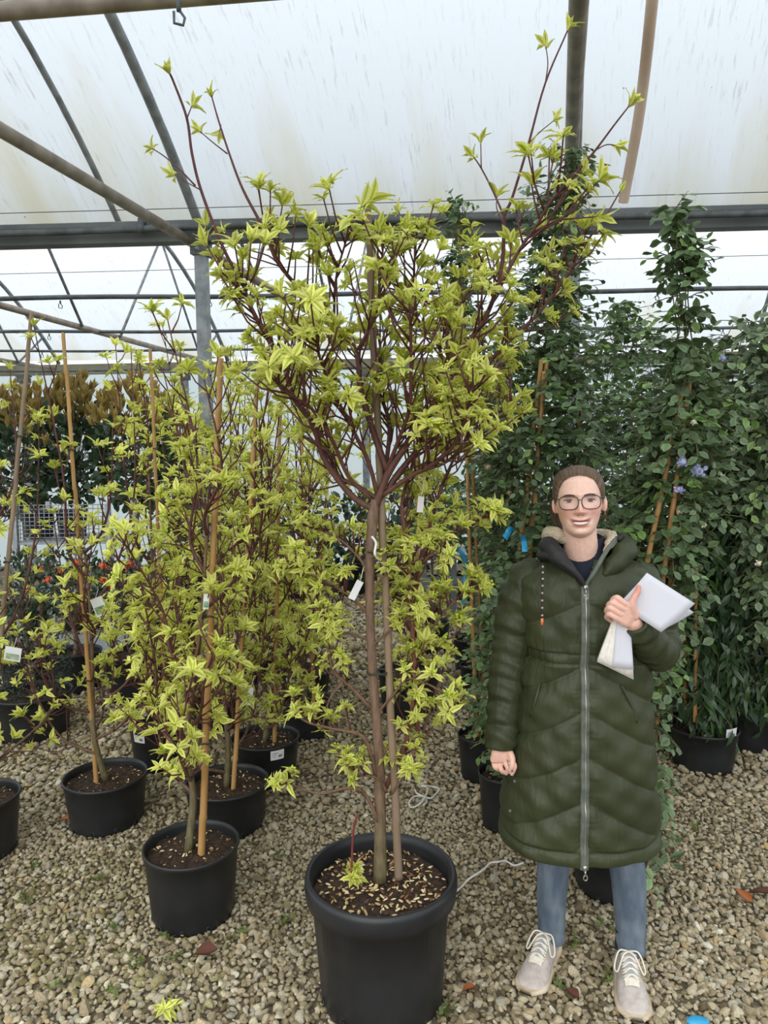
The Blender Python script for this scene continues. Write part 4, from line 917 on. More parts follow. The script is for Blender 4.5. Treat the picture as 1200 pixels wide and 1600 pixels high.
# yellow hoses lying across the gravel
MAT['hose'] = noisy('yellow_hose', srgb(226, 208, 116), srgb(206, 186, 96), 12, .45)
for k, pts in enumerate([[(560, 918), (620, 912), (680, 914), (730, 916), (790, 912)], [(560, 948), (640, 942), (700, 944), (740, 948), (790, 942)], [(600, 925), (650, 918), (690, 926), (720, 934), (775, 926)]]):
    P = smooth_path([G(*p) + Vector((0, 0, .04)) for p in pts], 6)
    tag(MB().tube(P, .02, 8).build('garden_hose', MAT['hose']), ['farthest of the three yellow hoses across the aisle', 'nearest of the three yellow hoses across the aisle', 'middle yellow hose curving across the aisle'][k], 'hose')
# small empty pots by the aisle
for k, (px, ry, w, by_, lab) in enumerate([(672, 948, 32, 985, 'small black pot farthest along the aisle')]):
    g_ = potspec(px, ry, w, by_); o = thing('plant_pot', lab, 'pot', (g_[0], g_[1], 0)); make_pot(o, (g_[0], g_[1], 0), g_[2], g_[3], seed=95 + k, nchips=12, holes=4)
# ================================================================ small things lying on the gravel
MAT['string'] = noisy('white_string', srgb(232, 230, 224), srgb(214, 210, 202), 30, .7)
def string(lab, pts, r=.0042):
    P = smooth_path([G(x, y) + Vector((0, 0, .032 + .006 * math.sin(i * 1.9))) for i, (x, y) in enumerate(pts)], 7); tag(MB().tube(P, r, 6).build('string', MAT['string']), lab, 'string')
string('white string lying in a loop behind the big pot', [(648, 1243), (653, 1252), (672, 1256), (682, 1248), (686, 1244), (672, 1238), (658, 1236), (668, 1243), (661, 1262), (645, 1270), (639, 1265), (648, 1256), (662, 1254), (667, 1262), (662, 1270)])
string('white string trailing from the big pot towards the feet', [(704, 1414), (716, 1405), (722, 1396), (732, 1385), (748, 1378), (758, 1368), (766, 1358), (778, 1360), (790, 1358), (804, 1362), (818, 1360)])
MAT['deadleaf'] = leaf_mat('dry_leaf', srgb(176, 106, 62), srgb(150, 84, 48), False, .6, .1)
MAT['darkdead'] = leaf_mat('dark_dry_leaf', srgb(104, 62, 46), srgb(84, 50, 40), False, .7, .05)
def dead(lab, px, py, size, yaw, m='deadleaf', wide=.6):
    p = G(px, py); V, F, U = leaf_base(7, wide, .5, -.3, .85, .9, 1.5, 5); V = V * size
    Rm = np.array(Matrix.Rotation(yaw, 3, 'Z')); V = V @ Rm.T + np.array([p.x, p.y, .035])
    n = len(V); V2 = V - np.array([0, 0, .0015]); f = F[0]
    tag(MB().add(np.vstack([V, V2]), [np.vstack([f, f[:, ::-1] + n])], np.vstack([U, U])).build('dry_leaf', MAT[m]), lab, 'leaf')
dead('curled orange-brown dry leaf at the right edge', 1175, 1424, .075, .4)
dead('long dark brown dry leaf under the orange one at the right edge', 1166, 1408, .11, -1.7, 'darkdead', .3)
dead('ragged dark brown leaf clump on the gravel at lower left', 304, 1506, .075, -1.5, 'darkdead', .9)
dead('small orange dry leaf between the two left pots', 92, 1294, .06, -1.2)
dead('small brown leaf on the gravel left of the left shoe', 742, 1556, .05, 2.2)
dead('brown leaf between the two shoes', 905, 1576, .045, .8, 'darkdead', .8)
dead('green-grey fallen leaf right of the coat hem', 1046, 1355, .08, -1.2, 'climber', .4)
MAT['weed'] = leaf_mat('weed_leaf', srgb(98, 118, 58), srgb(116, 132, 70), False, .5, .25)
rw = np.random.default_rng(33)
wl = [((155, 1380), 'left of the front left pot'), ((55, 1362), 'near the cut-off left pot'), ((38, 1415), 'at the lower left edge'), ((185, 1456), 'below the front left pot'), ((262, 1472), 'right below the front left pot'), ((212, 1515), 'left of the brown leaf clump'), ((270, 1502), 'touching the brown leaf clump'),
      ((90, 1548), 'low in the left corner'), ((178, 1560), 'low left on bare gravel'), ((372, 1470), 'between the two front pots'), ((436, 1346), 'left of the big pot rim'), ((452, 1450), 'left of the big pot wall'), ((692, 1592), 'right of the big pot base'), ((868, 1548), 'by the left shoe'), ((900, 1484), 'between the ankles'), ((938, 1455), 'upper weed between the legs'), ((947, 1538), 'by the right shoe'), ((1088, 1298), 'on the gravel right of the coat')]
for (px, py), w in wl:
    p = G(px, py); root = thing('weed', 'small green weed growing ' + w, 'weed', (p.x, p.y, 0)); P = Plant(root, SMALL, MAT['weed'], 0)
    for k in range(6): whorl(P, np.array([p.x, p.y, .028]) + rw.normal(0, .016, 3) * np.array([1, 1, .2]), (rw.normal(0, .3), rw.normal(0, .3), 1), .018, 4, .8, rw)
    P.finish()
p = G(257, 1592); root = thing('fallen_sprig', 'bright yellow leaf sprig at the bottom edge of the photo', 'sprig', (p.x, p.y, 0)); P = Plant(root, DOG, MAT['dogleaf'], 20)
whorl(P, (p.x, p.y, .035), (.2, -.2, 1), .05, 7, .9, rw); whorl(P, (p.x + .03, p.y + .01, .035), (.4, 0, 1), .04, 5, .9, rw); P.finish()
p = G(1090, 1613); tag(MB().add(ico1V * np.array([.035, .02, .008]) + np.array([p.x, p.y, .035]), ico1F).build('tape_scrap', MAT['blue_tape']), 'bright blue scrap at the bottom right edge', 'scrap')
# ================================================================ the person
YB = 2.24
pr = np.random.default_rng(77)
pc = PY(912, 1500, YB)
person = thing('person', 'smiling person in glasses, long olive padded coat, jeans and pale trainers', 'person', (pc.x, YB, 0))
def N3(*a): return np.array(a, float)
def pp(px, py, dy=0.0): return np.array(PY(px, py, YB + dy))
def remesh(o, vox, smooth=0, keep=1.0):
    bpy.context.view_layer.update()
    m = o.modifiers.new('r', 'REMESH'); m.mode = 'VOXEL'; m.voxel_size = vox; m.use_smooth_shade = True
    if smooth:
        s = o.modifiers.new('s', 'SMOOTH'); s.factor = .5; s.iterations = smooth
    if keep < 1:
        dm = o.modifiers.new('d', 'DECIMATE'); dm.ratio = keep
    dg = bpy.context.evaluated_depsgraph_get(); me = bpy.data.meshes.new_from_object(o.evaluated_get(dg))
    old = o.data; o.modifiers.clear(); o.data = me; bpy.data.meshes.remove(old)
    me.name = o.name; return o
# ---- head in its own frame: x right in the photo, y away from the camera, z up
HT = math.radians(-2.5)
eye = np.array(PY(906, 783, YB - .135)); 
HR = np.array(Matrix.Rotation(math.radians(-13), 3, 'Z') @ Matrix.Rotation(HT, 3, 'Y') @ Matrix.Rotation(math.radians(-3), 3, 'X'))
HC = eye - HR @ N3(0, -.085, 0)
def hw(p): return np.asarray(p, float) @ HR.T + HC
zk = [-.112, -.106, -.098, -.085, -.062, -.035, 0, .03, .06, .085, .10, .107]
wk = [.012, .026, .037, .0475, .0570, .0640, .0695, .0715, .068, .054, .034, .006]
fk = [.030, .064, .078, .083, .0845, .086, .087, .0885, .083, .064, .040, .006]
bk = [.0, .004, .012, .03, .058, .078, .094, .102, .098, .078, .050, .008]
def head_grid(nz=110, nt=140, grow=0.0):
    z = np.concatenate([np.linspace(-.112, -.106, 5)[:-1], np.linspace(-.106, .107, nz)]); t = np.arange(nt) / nt * 2 * pi
    w, f, b = (np.interp(z, zk, k) for k in (wk, fk, bk))
    if True:
        ker = np.hanning(9); ker /= ker.sum()
        sm = lambda a: np.convolve(np.pad(a, 4, mode='edge'), ker, 'valid')
        w, f, b = sm(w), sm(f), sm(b)
    s, c = np.sin(t), np.cos(t); e = .88
    X = (w + grow)[:, None] * np.sign(s) * np.abs(s) ** e
    Y = np.where(c > 0, -(f + grow)[:, None] * np.abs(c) ** e, (b + grow)[:, None] * np.abs(c) ** e)
    return X, Y, np.repeat(z[:, None], nt, 1), t
def gauss(x, z, cx, cz, sx, sz): return np.exp(-((x - cx) / sx) ** 2 / 2 - ((z - cz) / sz) ** 2 / 2)
def zm(x): return -.0665 + 8.0 * np.minimum(np.abs(x), .032) ** 2
def face(X, Y, Z):
    d = np.zeros_like(X); front = Y < -.01
    nz_ = np.clip((.016 - Z) / .05, 0, 1); nose = np.where((Z < .02) & (Z > -.05), (.0065 + .0215 * nz_ ** 1.15), 0) * np.exp(-(X / (.0052 + .0030 * nz_)) ** 2 / 2)
    nose *= 1 / (1 + np.exp(-(Z + .0385) / .0022)); d += nose
    for s in (-1, 1):
        d += .0075 * gauss(X, Z, s * .0125, -.033, .0045, .0045)
        d -= .0105 * gauss(X, Z, s * .031, .0015, .0135, .0085)
        d += .0035 * gauss(X, Z, s * .030, .0185, .017, .005)
        d += .0075 * gauss(X, Z, s * .041, -.030, .015, .013)
        d -= .0025 * gauss(X, Z, s * .031, -.052, .006, .012)
        d -= .003 * gauss(X, Z, s * .066, .02, .012, .02)
    q = Z - zm(X); band = np.exp(-(np.abs(X) / .0275) ** 4)
    d += .0048 * np.exp(-((q - .0078) / .0030) ** 2 / 2) * band + .0058 * np.exp(-((q + .0088) / .0038) ** 2 / 2) * np.exp(-(np.abs(X) / .0225) ** 4)
    d -= .0085 * np.exp(-(q / .0046) ** 2 / 2) * np.exp(-(np.abs(X) / .0265) ** 4)
    d -= .003 * gauss(X, Z, 0, -.081, .016, .004); d += .006 * gauss(X, Z, 0, -.096, .016, .009)
    return Y - np.where(front, d, 0)
X, Y, Z, T_ = head_grid(); Y = face(X, Y, Z)
bm_ = MB(); nz_, nt_ = X.shape
Vh = hw(np.stack([X, Y, Z], -1).reshape(-1, 3)); top = hw([[0, 0.0, .108]]); bot = hw([[0, -.03, -.112]])
fan = lambda base, c, fl: np.stack([np.full(nt_, c), base + (np.arange(nt_) + (1 if fl else 0)) % nt_, base + (np.arange(nt_) + (0 if fl else 1)) % nt_], -1)
bm_.add(np.vstack([Vh, top, bot]), [grid_faces(nz_, nt_, True), fan((nz_ - 1) * nt_, nz_ * nt_, False), fan(0, nz_ * nt_ + 1, True)])
for s in (-1, 1):  # ears
    V = ico(3)[0] * N3(.005, .015, .025); V[:, 0] += .004 * (np.hypot(V[:, 1] / .017, V[:, 2] / .029) > .75); V = V @ np.array(Matrix.Rotation(s * .45, 3, 'Z')).T
    bm_.add(hw(V + N3(s * .0735, .006, -.012)), ico(3)[1])
def chain(mb, pts, rad, n=14):
    P = smooth_path(pts, 5); V, F, U = tube_arr(P, rad, n); mb.add(V, F, U)
    for p, rr in ((P[0], rad[0]), (P[-1], rad[-1])):
        mb.add(ico(2)[0] * rr * .99 + p, ico(2)[1])
# neck, trunk, arms, legs (slim: clothes cover them)
neckb = pp(911, 905, .015)
chain(bm_, [hw(N3(0, .015, -.045)), hw(N3(0, .018, -.11)), neckb, neckb + N3(0, .02, -.05)], [.052, .051, .058, .075], 24)
chain(bm_, [neckb + N3(0, .02, -.04), pp(915, 960, .02), pp(915, 1060, .02), pp(914, 1160, .02)], [.085, .11, .105, .115], 24)
SA = [pp(826, 900, .01), pp(806, 950, .015), pp(797, 1010, .02), pp(789, 1083, -.01), pp(786, 1135, -.035), pp(784, 1168, -.045)]
SB = [pp(1000, 903, .01), pp(1022, 950, .02), pp(1034, 1002, .0), pp(1028, 1022, -.05), pp(1012, 1004, -.12), pp(988, 972, -.185)]
chain(bm_, [neckb + N3(0, .02, -.045)] + SA, [.04, .04, .036, .032, .03, .028, .026])
chain(bm_, [neckb + N3(0, .02, -.045)] + SB, [.04, .04, .036, .034, .032, .03, .026])
LEGL = [pp(893, 1165, .02), pp(866, 1330, .03), pp(862, 1405, .03), pp(862, 1470, .04)]
LEGR = [pp(938, 1165, .02), pp(974, 1335, -.01), pp(984, 1410, -.03), pp(987, 1492, -.05)]
chain(bm_, LEGL + [LEGL[-1] + N3(-.004, -.015, -.03)], [.07, .042, .036, .026, .020]); chain(bm_, LEGR + [LEGR[-1] + N3(0, -.015, -.03)], [.07, .042, .036, .026, .020])
# hand holding the papers
YH = -.20
def hp_(px, py, dy=0.0): return pp(px, py, YH + dy)
def ellip(mb, c, d, R3=None):
    V = ico(3)[0] * N3(*d)
    if R3 is not None: V = V @ np.array(R3).T
    mb.add(V + np.asarray(c), ico(3)[1])
def palm(mb, a, b, c, d, th):
    """slab between wrist side a-b and knuckle side c-d, thickness th"""
    for f in np.linspace(0, 1, 6):
        p = a * (1 - f) + b * f; q = c * (1 - f) + d * f; chain(mb, [p, (p + q) / 2 + N3(0, -.003, 0), q], [th * .92, th * 1.08, th * .86], 12)
palm(bm_, hp_(995, 962, .005), hp_(985, 976, .005), hp_(981, 946, -.012), hp_(966, 967, -.008), .0125)
for (k, m1, m2, tip, rr) in [((981,946), (964,934), (957,939), (966,947), .0088), ((975,952), (957,942), (951,947), (960,955), .009), ((970,960), (953,950), (948,955), (957,962), .0086), ((966,968), (952,960), (948,965), (956,971), .0078)]:
    chain(bm_, [hp_(*k, -.012), hp_((k[0] + m1[0]) / 2, (k[1] + m1[1]) / 2, -.016), hp_(*m1, -.012), hp_(*m2, .012), hp_(*tip, .032)], [rr * 1.12, rr, rr * 1.05, rr * .95, rr * .8], 12)
chain(bm_, [hp_(991, 962, -.004), hp_(988, 948, -.016), hp_(990, 935, -.02), hp_(996, 925, -.018), hp_(998, 917, -.014)], [.014, .0118, .0098, .0092, .0068], 14)
# hanging hand
def rp(px, py, dy=0.0): return pp(px, py, -.05 + dy)
palm(bm_, rp(776, 1168), rp(794, 1168), rp(771, 1187, -.005), rp(796, 1186, -.012), .0125)
for (k, m1, tip, rr, dy) in [((797,1186), (804,1197), (800,1209), .0086, -.02), ((788,1188), (794,1201), (791,1208), .0088, -.008), ((779,1189), (783,1202), (786,1207), .0085, .002), ((771,1187), (773,1198), (779,1203), .0078, .008)]:
    chain(bm_, [rp(*k, dy), rp(*m1, dy - .012), rp(*tip, dy - .002)], [rr * 1.1, rr, rr * .8], 12)
chain(bm_, [rp(794, 1172, -.008), rp(800, 1184, -.026), rp(800, 1196, -.034), rp(797, 1203, -.03)], [.0125, .0105, .009, .0072], 12)
body = bm_.build('body', None, person); remesh(body, .0021, 1, .3)
def skin_mat():
    m = mat('skin', (.6, .35, .27), .48, spec=.4); at = nd(m, 'ShaderNodeAttribute', attribute_name='skin'); b = bsdf(m)
    n = nd(m, 'ShaderNodeTexNoise', Scale=90, Detail=3); tc = nd(m, 'ShaderNodeTexCoord'); lk(m, tc.outputs['Object'], n.inputs['Vector']); r = ramp(m, [(.3, (.93,) * 3), (.7, (1.06,) * 3)], n.outputs['Fac'])
    mx = nd(m, 'ShaderNodeMix', data_type='RGBA', blend_type='MULTIPLY'); mx.inputs[0].default_value = 1; lk(m, at.outputs['Color'], mx.inputs[6]); lk(m, r.outputs[0], mx.inputs[7])
    lk(m, mx.outputs[2], b.inputs['Base Color']); b.inputs['Subsurface Weight'].default_value = .12; b.inputs['Subsurface Radius'].default_value = (.01, .004, .002); return m
me = body.data; nv = len(me.vertices); co = np.empty(nv * 3, np.float32); me.vertices.foreach_get('co', co); co = co.reshape(-1, 3).astype(float)
L = (co - HC) @ HR; x, y, z = L.T
base = np.array(srgb(240, 198, 180)); C = np.tile(base, (nv, 1)); hd = (z > -.2) & (np.abs(x) < .12)
def blend(w, c):
    global C
    w = np.clip(w, 0, 1)[:, None]; C = C * (1 - w) + np.array(c) * w
blend(.5 * (gauss(x, z, -.042, -.032, .016, .013) + gauss(x, z, .042, -.032, .016, .013)) * (y < 0) * hd, srgb(222, 132, 116))
blend(.45 * gauss(x, z, 0, -.032, .011, .009) * (y < -.06) * hd, srgb(216, 130, 112))
q = z - zm(x); lipm = np.exp(-((q - .0072) / .0028) ** 4) * np.exp(-(np.abs(x) / .0290) ** 8) + np.exp(-((q + .0085) / .0036) ** 4) * np.exp(-(np.abs(x) / .0245) ** 6)
blend(lipm * (y < -.05) * hd, srgb(190, 104, 98)); blend(np.exp(-(q / .0040) ** 4) * np.exp(-(np.abs(x) / .0272) ** 8) * (y < -.05) * hd, srgb(92, 40, 38))
for s in (-1, 1): blend(.75 * gauss(x, z, s * .0062, -.0425, .0026, .0016) * (y < -.06) * hd, srgb(120, 62, 54))
hand = co[:, 2] < HC[2] - .2
tipd = np.min([np.linalg.norm(co - hp_(998, 918, -.014), axis=1)], 0); blend(np.where(tipd < .05, (.05 - tipd) / .05 * .75, 0), srgb(206, 104, 92)); blend(.25 * hand, srgb(222, 150, 130))
ca = me.color_attributes.new('skin', 'FLOAT_COLOR', 'POINT'); ca.data.foreach_set('color', np.c_[C, np.ones(nv)].astype(np.float32).ravel())
me.materials.clear(); me.materials.append(skin_mat())
# ---- eyes, brows, teeth, glasses, hair
def surf(x, z, off=0.0):
    """front point of the face at head-frame x,z"""
    k = (np.abs(L[:, 0] - x) < .004) & (np.abs(L[:, 2] - z) < .004) & (L[:, 1] < 0)
    yy = L[k, 1].min() if k.any() else -.08
    return N3(x, yy - off, z)
MAT['eyewhite'] = mat('eye_white', srgb(206, 194, 186), .35); MAT['iris'] = mat('iris', srgb(58, 52, 44), .2); MAT['lash'] = mat('lash', srgb(58, 42, 36), .7)
MAT['brow'] = noisy('eyebrow', srgb(100, 74, 58), srgb(78, 56, 44), 200, .8); MAT['teeth'] = mat('teeth', srgb(240, 234, 224), .3)
for s in (-1, 1):
    cx = s * .031; pb = surf(cx, .0, 0)
    tt = np.linspace(0, 2 * pi, 25)[:-1]; ax = .0142 * np.cos(tt); az = np.where(np.sin(tt) > 0, .0042, .0028) * np.sin(tt) - .0004
    ey = lambda a, zz: pb[1] - .0012 + 14 * a * a
    V = np.array([[cx + a, ey(a, b), b] for a, b in zip(ax, az)] + [[cx, pb[1] - .0022, 0]])
    e_ = MB().add(hw(V), np.array([[24, (i + 1) % 24, i] for i in range(24)])).build('eye', MAT['eyewhite'], person)
    Vi = []
    for a in tt:
        dz = np.clip(.0062 * math.sin(a), -.0030, .0040); Vi.append([cx + .0062 * math.cos(a), pb[1] - .0028, dz])
    MB().add(hw(np.array(Vi + [[cx, pb[1] - .0034, 0]])), np.array([[24, (i + 1) % 24, i] for i in range(24)])).build('iris', MAT['iris'], e_)
    up = [hw(N3(cx + a, ey(a, 0) - .0014, .0038 * math.sqrt(max(0, 1 - (a / .0155) ** 2)) + .0008)) for a in np.linspace(-.015, .015, 11)]
    MB().tube(up, [.0009, .0021, .0011], 6).build('eyelashes', MAT['lash'], e_)
    bpts = [(s * xx, zz_) for xx, zz_ in ((.0135, .0165), (.022, .0186), (.032, .0196), (.042, .0184), (.0495, .0150))]
    P = smooth_path([hw(surf(a, b, .0004)) for a, b in bpts], 4); V, F, U = tube_arr(P, [.0016, .0021, .0018, .0008], 8)
    MB().add(V, F, U).build('eyebrow', MAT['brow'], person)
xs = np.linspace(-.0228, .0228, 27); Vt = []
for a in xs:
    yy = -.0905 + 9 * a * a + .0004 * math.cos(a / .0039 * pi)
    hgt = .0052 * (1 - (abs(a) / .0238) ** 3); zc = zm(N3(a))[0] - .0006
    Vt += [[a, yy, zc + hgt * .8], [a, yy - .0008, zc], [a, yy + .0004, zc - hgt * .75 + .0004 * abs(math.sin(a / .0078 * pi))], [a, yy + .004, zc - hgt * .7]]
MB().add(hw(np.array(Vt)), grid_faces(27, 4)).build('teeth', MAT['teeth'], person)
MAT['frame'] = mat('glasses_frame', srgb(74, 60, 62), .35)
def lens_mat():
    m = bpy.data.materials.new('lens_glass'); m.use_nodes = True; nt = m.node_tree; nt.nodes.remove(bsdf(m))
    tp = nd(m, 'ShaderNodeBsdfTransparent'); gl = nd(m, 'ShaderNodeBsdfGlossy', Roughness=.03); ms = nd(m, 'ShaderNodeMixShader'); ms.inputs[0].default_value = .04
    lk(m, tp.outputs[0], ms.inputs[1]); lk(m, gl.outputs[0], ms.inputs[2]); lk(m, ms.outputs[0], nt.nodes['Material Output'].inputs[0]); return m
MAT['lens'] = lens_mat()
for s in (-1, 1):
    cx, cz = s * .0325, -.0045; rim = []
    for a in np.linspace(0, 2 * pi, 41)[:-1]:
        c_, s_ = math.cos(a), math.sin(a); k = 3.2; rr = (abs(c_ / .0275) ** k + abs(s_ / .0200) ** k) ** (-1 / k)
        xx, zz_ = rr * c_, rr * s_; xx *= 1 - .14 * max(0, -s_) ; rim.append(N3(cx + xx, -.103 + 1.1 * (abs(cx + xx) * .16 + 3.4 * (cx + xx) ** 2), cz + zz_))
    rimw = [hw(p) for p in rim]; fr = MB().tube(rimw + rimw[:1], .0016, 6, cap=False).build('glasses_rim', MAT['frame'], person)
    cen = hw(np.mean(rim, 0)); MB().add(np.vstack([rimw, cen]), np.array([[40, i, (i + 1) % 40] for i in range(40)])).build('lens', MAT['lens'], fr)
    tpl = [hw(N3(s * .060, -.082, .008)), hw(N3(s * .071, -.045, .008)), hw(N3(s * .0755, .0, .006))]
    MB().tube(tpl, .0015, 6).build('glasses_temple', MAT['frame'], person)
MB().tube(smooth_path([hw(N3(-.0058, -.1005, .002)), hw(N3(0, -.1025, .0045)), hw(N3(.0058, -.1005, .002))], 4), .0014, 6).build('glasses_bridge', MAT['frame'], person)
def hair_mat():
    m = noisy('brown_hair', srgb(72, 54, 42), srgb(146, 120, 94), 20, .5, coords='UV', stretch=(1, .06, 1), bump=.9, bscale=34, lo=.3, hi=.72); return m
MAT['hair'] = hair_mat()
X, Y, Z, T_ = head_grid(90, 140, .0065); Y2 = Y.copy()
tt = np.where(T_ > pi, 2 * pi - T_, T_)[None].repeat(len(Z), 0)
line = np.interp(tt[0], [0, .35, .62, .88, 1.1, 1.25, 1.45, 1.8, 2.2, pi], [.082, .078, .067, .044, .016, .004, .002, -.030, -.055, -.060])[None]
up_ = Z - line; thick = np.clip(up_ / .018, 0, 1) ** .5
k = (1 + .0 * thick); ridge = .0018 * np.sin(np.arctan2(Y, Z + .02) * 60 + X * 240)
Xh, Yh = X * (.93 + .07 * thick) + ridge * np.sign(X) * thick, Y * (.93 + .07 * thick); Zh = np.maximum(Z, line - .004) + .002 * thick * np.clip(Z / .09, 0, 1)
Vv = hw(np.stack([Xh, Yh, Zh], -1).reshape(-1, 3)); F = grid_faces(Z.shape[0], 140, True); ok = (up_.reshape(-1)[F] > -.012).all(1)
Uv = np.stack([np.arctan2(X, Z + .12) * 3, Y * 3], -1).reshape(-1, 2)
hb = MB().add(np.vstack([Vv, hw([[0, .0, .111]])]), [F[ok], fan((Z.shape[0] - 1) * 140, len(Vv), False)], np.vstack([Uv, [[0, 0]]]))
hair = hb.build('hair', MAT['hair'], person)
r2 = np.random.default_rng(4)
for k, (a, b, c_) in enumerate([((-.045, .075, -.03), (-.068, .075, -.05), (-.062, .062, -.085)), ((-.03, .09, -.02), (-.06, .085, -.055), (-.058, .07, -.1)), ((0, .1, -.02), (-.02, .112, -.06), (-.03, .09, -.1))]):
    MB().tube(smooth_path([hw(N3(*a)), hw(N3(*b)), hw(N3(*c_))], 6), [.016, .02, .015, .006], 12).build('hair_lock', MAT['hair'], hair)
for k in range(14):
    s = -1 if k < 9 else 1; x0 = s * r2.uniform(.066, .074); z0 = r2.uniform(-.01, .05)
    MB().tube(smooth_path([hw(N3(x0, r2.uniform(-.02, .03), z0)), hw(N3(x0 + s * r2.uniform(.004, .014), r2.uniform(.0, .04), z0 - .04)), hw(N3(x0 + s * r2.uniform(-.006, .016), r2.uniform(.0, .05), z0 - r2.uniform(.07, .11)))], 5), .0009, 4).build('hair_strand', MAT['hair'], hair)
for s in (1,): MB().tube([hw(N3(s * .0765, -.004, -.042 + .004 * math.sin(a)) + N3(0, .004 * math.cos(a), 0)) for a in np.linspace(0, 2 * pi, 13)], .0009, 5, cap=False).build('earring', mat('gold', srgb(206, 170, 100), .3, .9), person)
# ---- navy jumper
MAT['navy'] = noisy('navy_knit', srgb(28, 32, 46), srgb(36, 40, 56), 300, .9, bump=.4, bscale=700)
prof_ = [(pp(912, 1000), .16, .12), (pp(912, 940), .135, .105), (pp(912, 908), .115, .100), (pp(912, 880), .092, .092), (pp(911, 862), .078, .082), (pp(911, 848), .068, .075), (pp(911, 838), .0645, .072), (pp(911, 837), .060, .068), (pp(911, 852), .058, .064)]
V = []
for c_, a, b in prof_:
    for t in np.arange(48) / 48 * 2 * pi: V.append([c_[0] + a * math.cos(t), YB + .012 + b * math.sin(t) , c_[2] + (.008 * math.sin(t) if c_[2] > pp(912, 905)[2] else 0)])
MB().add(V, grid_faces(len(prof_), 48, True)).build('jumper', MAT['navy'], person)
# ---- coat
def coat_mat():
    m = noisy('olive_padded_nylon', srgb(52, 57, 35), srgb(60, 65, 41), 5, .5, spec=.35)
    tc = nd(m, 'ShaderNodeTexCoord'); mp = nd(m, 'ShaderNodeMapping'); mp.inputs['Scale'].default_value = (34, 34, 8); lk(m, tc.outputs['Object'], mp.inputs[0])
    n = nd(m, 'ShaderNodeTexNoise', Scale=1, Detail=3, Distortion=.8); lk(m, mp.outputs[0], n.inputs['Vector'])
    b = nd(m, 'ShaderNodeBump', Strength=.45, Distance=.012); lk(m, n.outputs['Fac'], b.inputs['Height']); lk(m, b.outputs[0], bsdf(m).inputs['Normal']); return m
MAT['coat'] = coat_mat(); MAT['coat_black'] = noisy('black_lining', srgb(34, 32, 34), srgb(44, 42, 44), 30, .7, bump=.3)
MAT['sherpa'] = noisy('cream_fleece', srgb(232, 218, 192), srgb(204, 186, 156), 160, .95, bump=1.0, bscale=260)
rows = [(868,880,945,.060),(876,848,985,.085),(888,822,1008,.105),(905,808,1020,.122),(930,806,1024,.135),(970,816,1018,.145),(1010,822,1011,.148),(1028,823,1009,.148),(1060,814,1010,.155),(1100,807,1010,.165),(1167,801,1014,.176),(1233,794,1019,.186),(1285,786,1022,.194),(1306,784,1026,.197)]
zr = np.array([pp(900, q[0])[2] for q in rows])[::-1]; cxr = np.array([(pp(q[1], q[0])[0] + pp(q[2], q[0])[0]) / 2 for q in rows])[::-1]; axr = np.array([(pp(q[2], q[0])[0] - pp(q[1], q[0])[0]) / 2 for q in rows])[::-1]; byr = np.array([q[3] for q in rows])[::-1]
nz_, nt_ = 220, 250; zc_ = np.linspace(zr[0], zr[-1], nz_)
def sm1(a, k=15):
    ker = np.hanning(k); ker /= ker.sum(); return np.convolve(np.pad(a, k // 2, mode='edge'), ker, 'valid')
cx_, ax_, by_ = (sm1(np.interp(zc_, zr, q)) for q in (cxr, axr, byr))
th = np.arange(nt_) / nt_ * 2 * pi; s_, c_ = np.sin(th), np.cos(th); e = .86
zip_x = np.interp(zc_, [pp(912, 1340)[2], pp(916, 915)[2]], [pp(913, 1345, -.19)[0], pp(916, 918, -.13)[0]])
X0 = ax_[:, None] * np.sign(s_) * np.abs(s_) ** e; Y0 = -by_[:, None] * np.sign(c_) * np.abs(c_) ** e; Zg = np.repeat(zc_[:, None], nt_, 1)
zw1, zw2 = pp(912, 1023, -.14)[2], pp(912, 1041, -.14)[2]
dxz = np.abs(cx_[:, None] + X0 - zip_x[:, None])
def puff(q, sp, A, p=.55): return A * np.abs(np.sin(pi * q / sp)) ** p
qs = Zg - zw2 + .60 * dxz; low_ = puff(qs, .135, .014, .42)
qc = Zg - zw1 + .48 * dxz; chest = puff(qc, .155, .012, .42)
wb = puff(Zg - zw2, zw1 - zw2, .006)
hem = puff(Zg - zr[0], .045, .010); zh = zr[0] + .045
D = np.where(Zg > zw1, chest, np.where(Zg > zw2, wb, low_)); D = np.where(Zg < zh, hem, D)
D *= np.clip((np.abs(Zg - zh)) / .01, .0, 1) ** .5
D *= np.clip((dxz - .006) / .02, .15, 1) ** .6       # pulled in along the zip
gath = np.exp(-(np.minimum(np.abs(Zg - zw1), np.abs(Zg - zw2)) / .03) ** 2); D += .0013 * gath * np.sin(th * 38 + 5 * np.sin(th * 7) + 3 * np.sin(th * 17))[None]
zipg = np.exp(-(dxz / .035) ** 2); D += .0009 * zipg * np.sin(Zg * 230 + 4 * np.sin(Zg * 40) + 3 * np.sin(Zg * 97)) * (Zg < zw1 + .25)
wr = sum(a * np.sin(Zg * f1 + X0 * f2 + ph) for a, f1, f2, ph in ((.0022, 37, 53, .3), (.0018, 61, -44, 1.2), (.0015, 23, 90, 2.2), (.0012, 97, 60, .4))); D += wr
nx, ny = X0 / ax_[:, None] ** 2, Y0 / by_[:, None] ** 2; nl = np.hypot(nx, ny) + 1e-9; Xc, Yc = X0 + nx / nl * D, Y0 + ny / nl * D
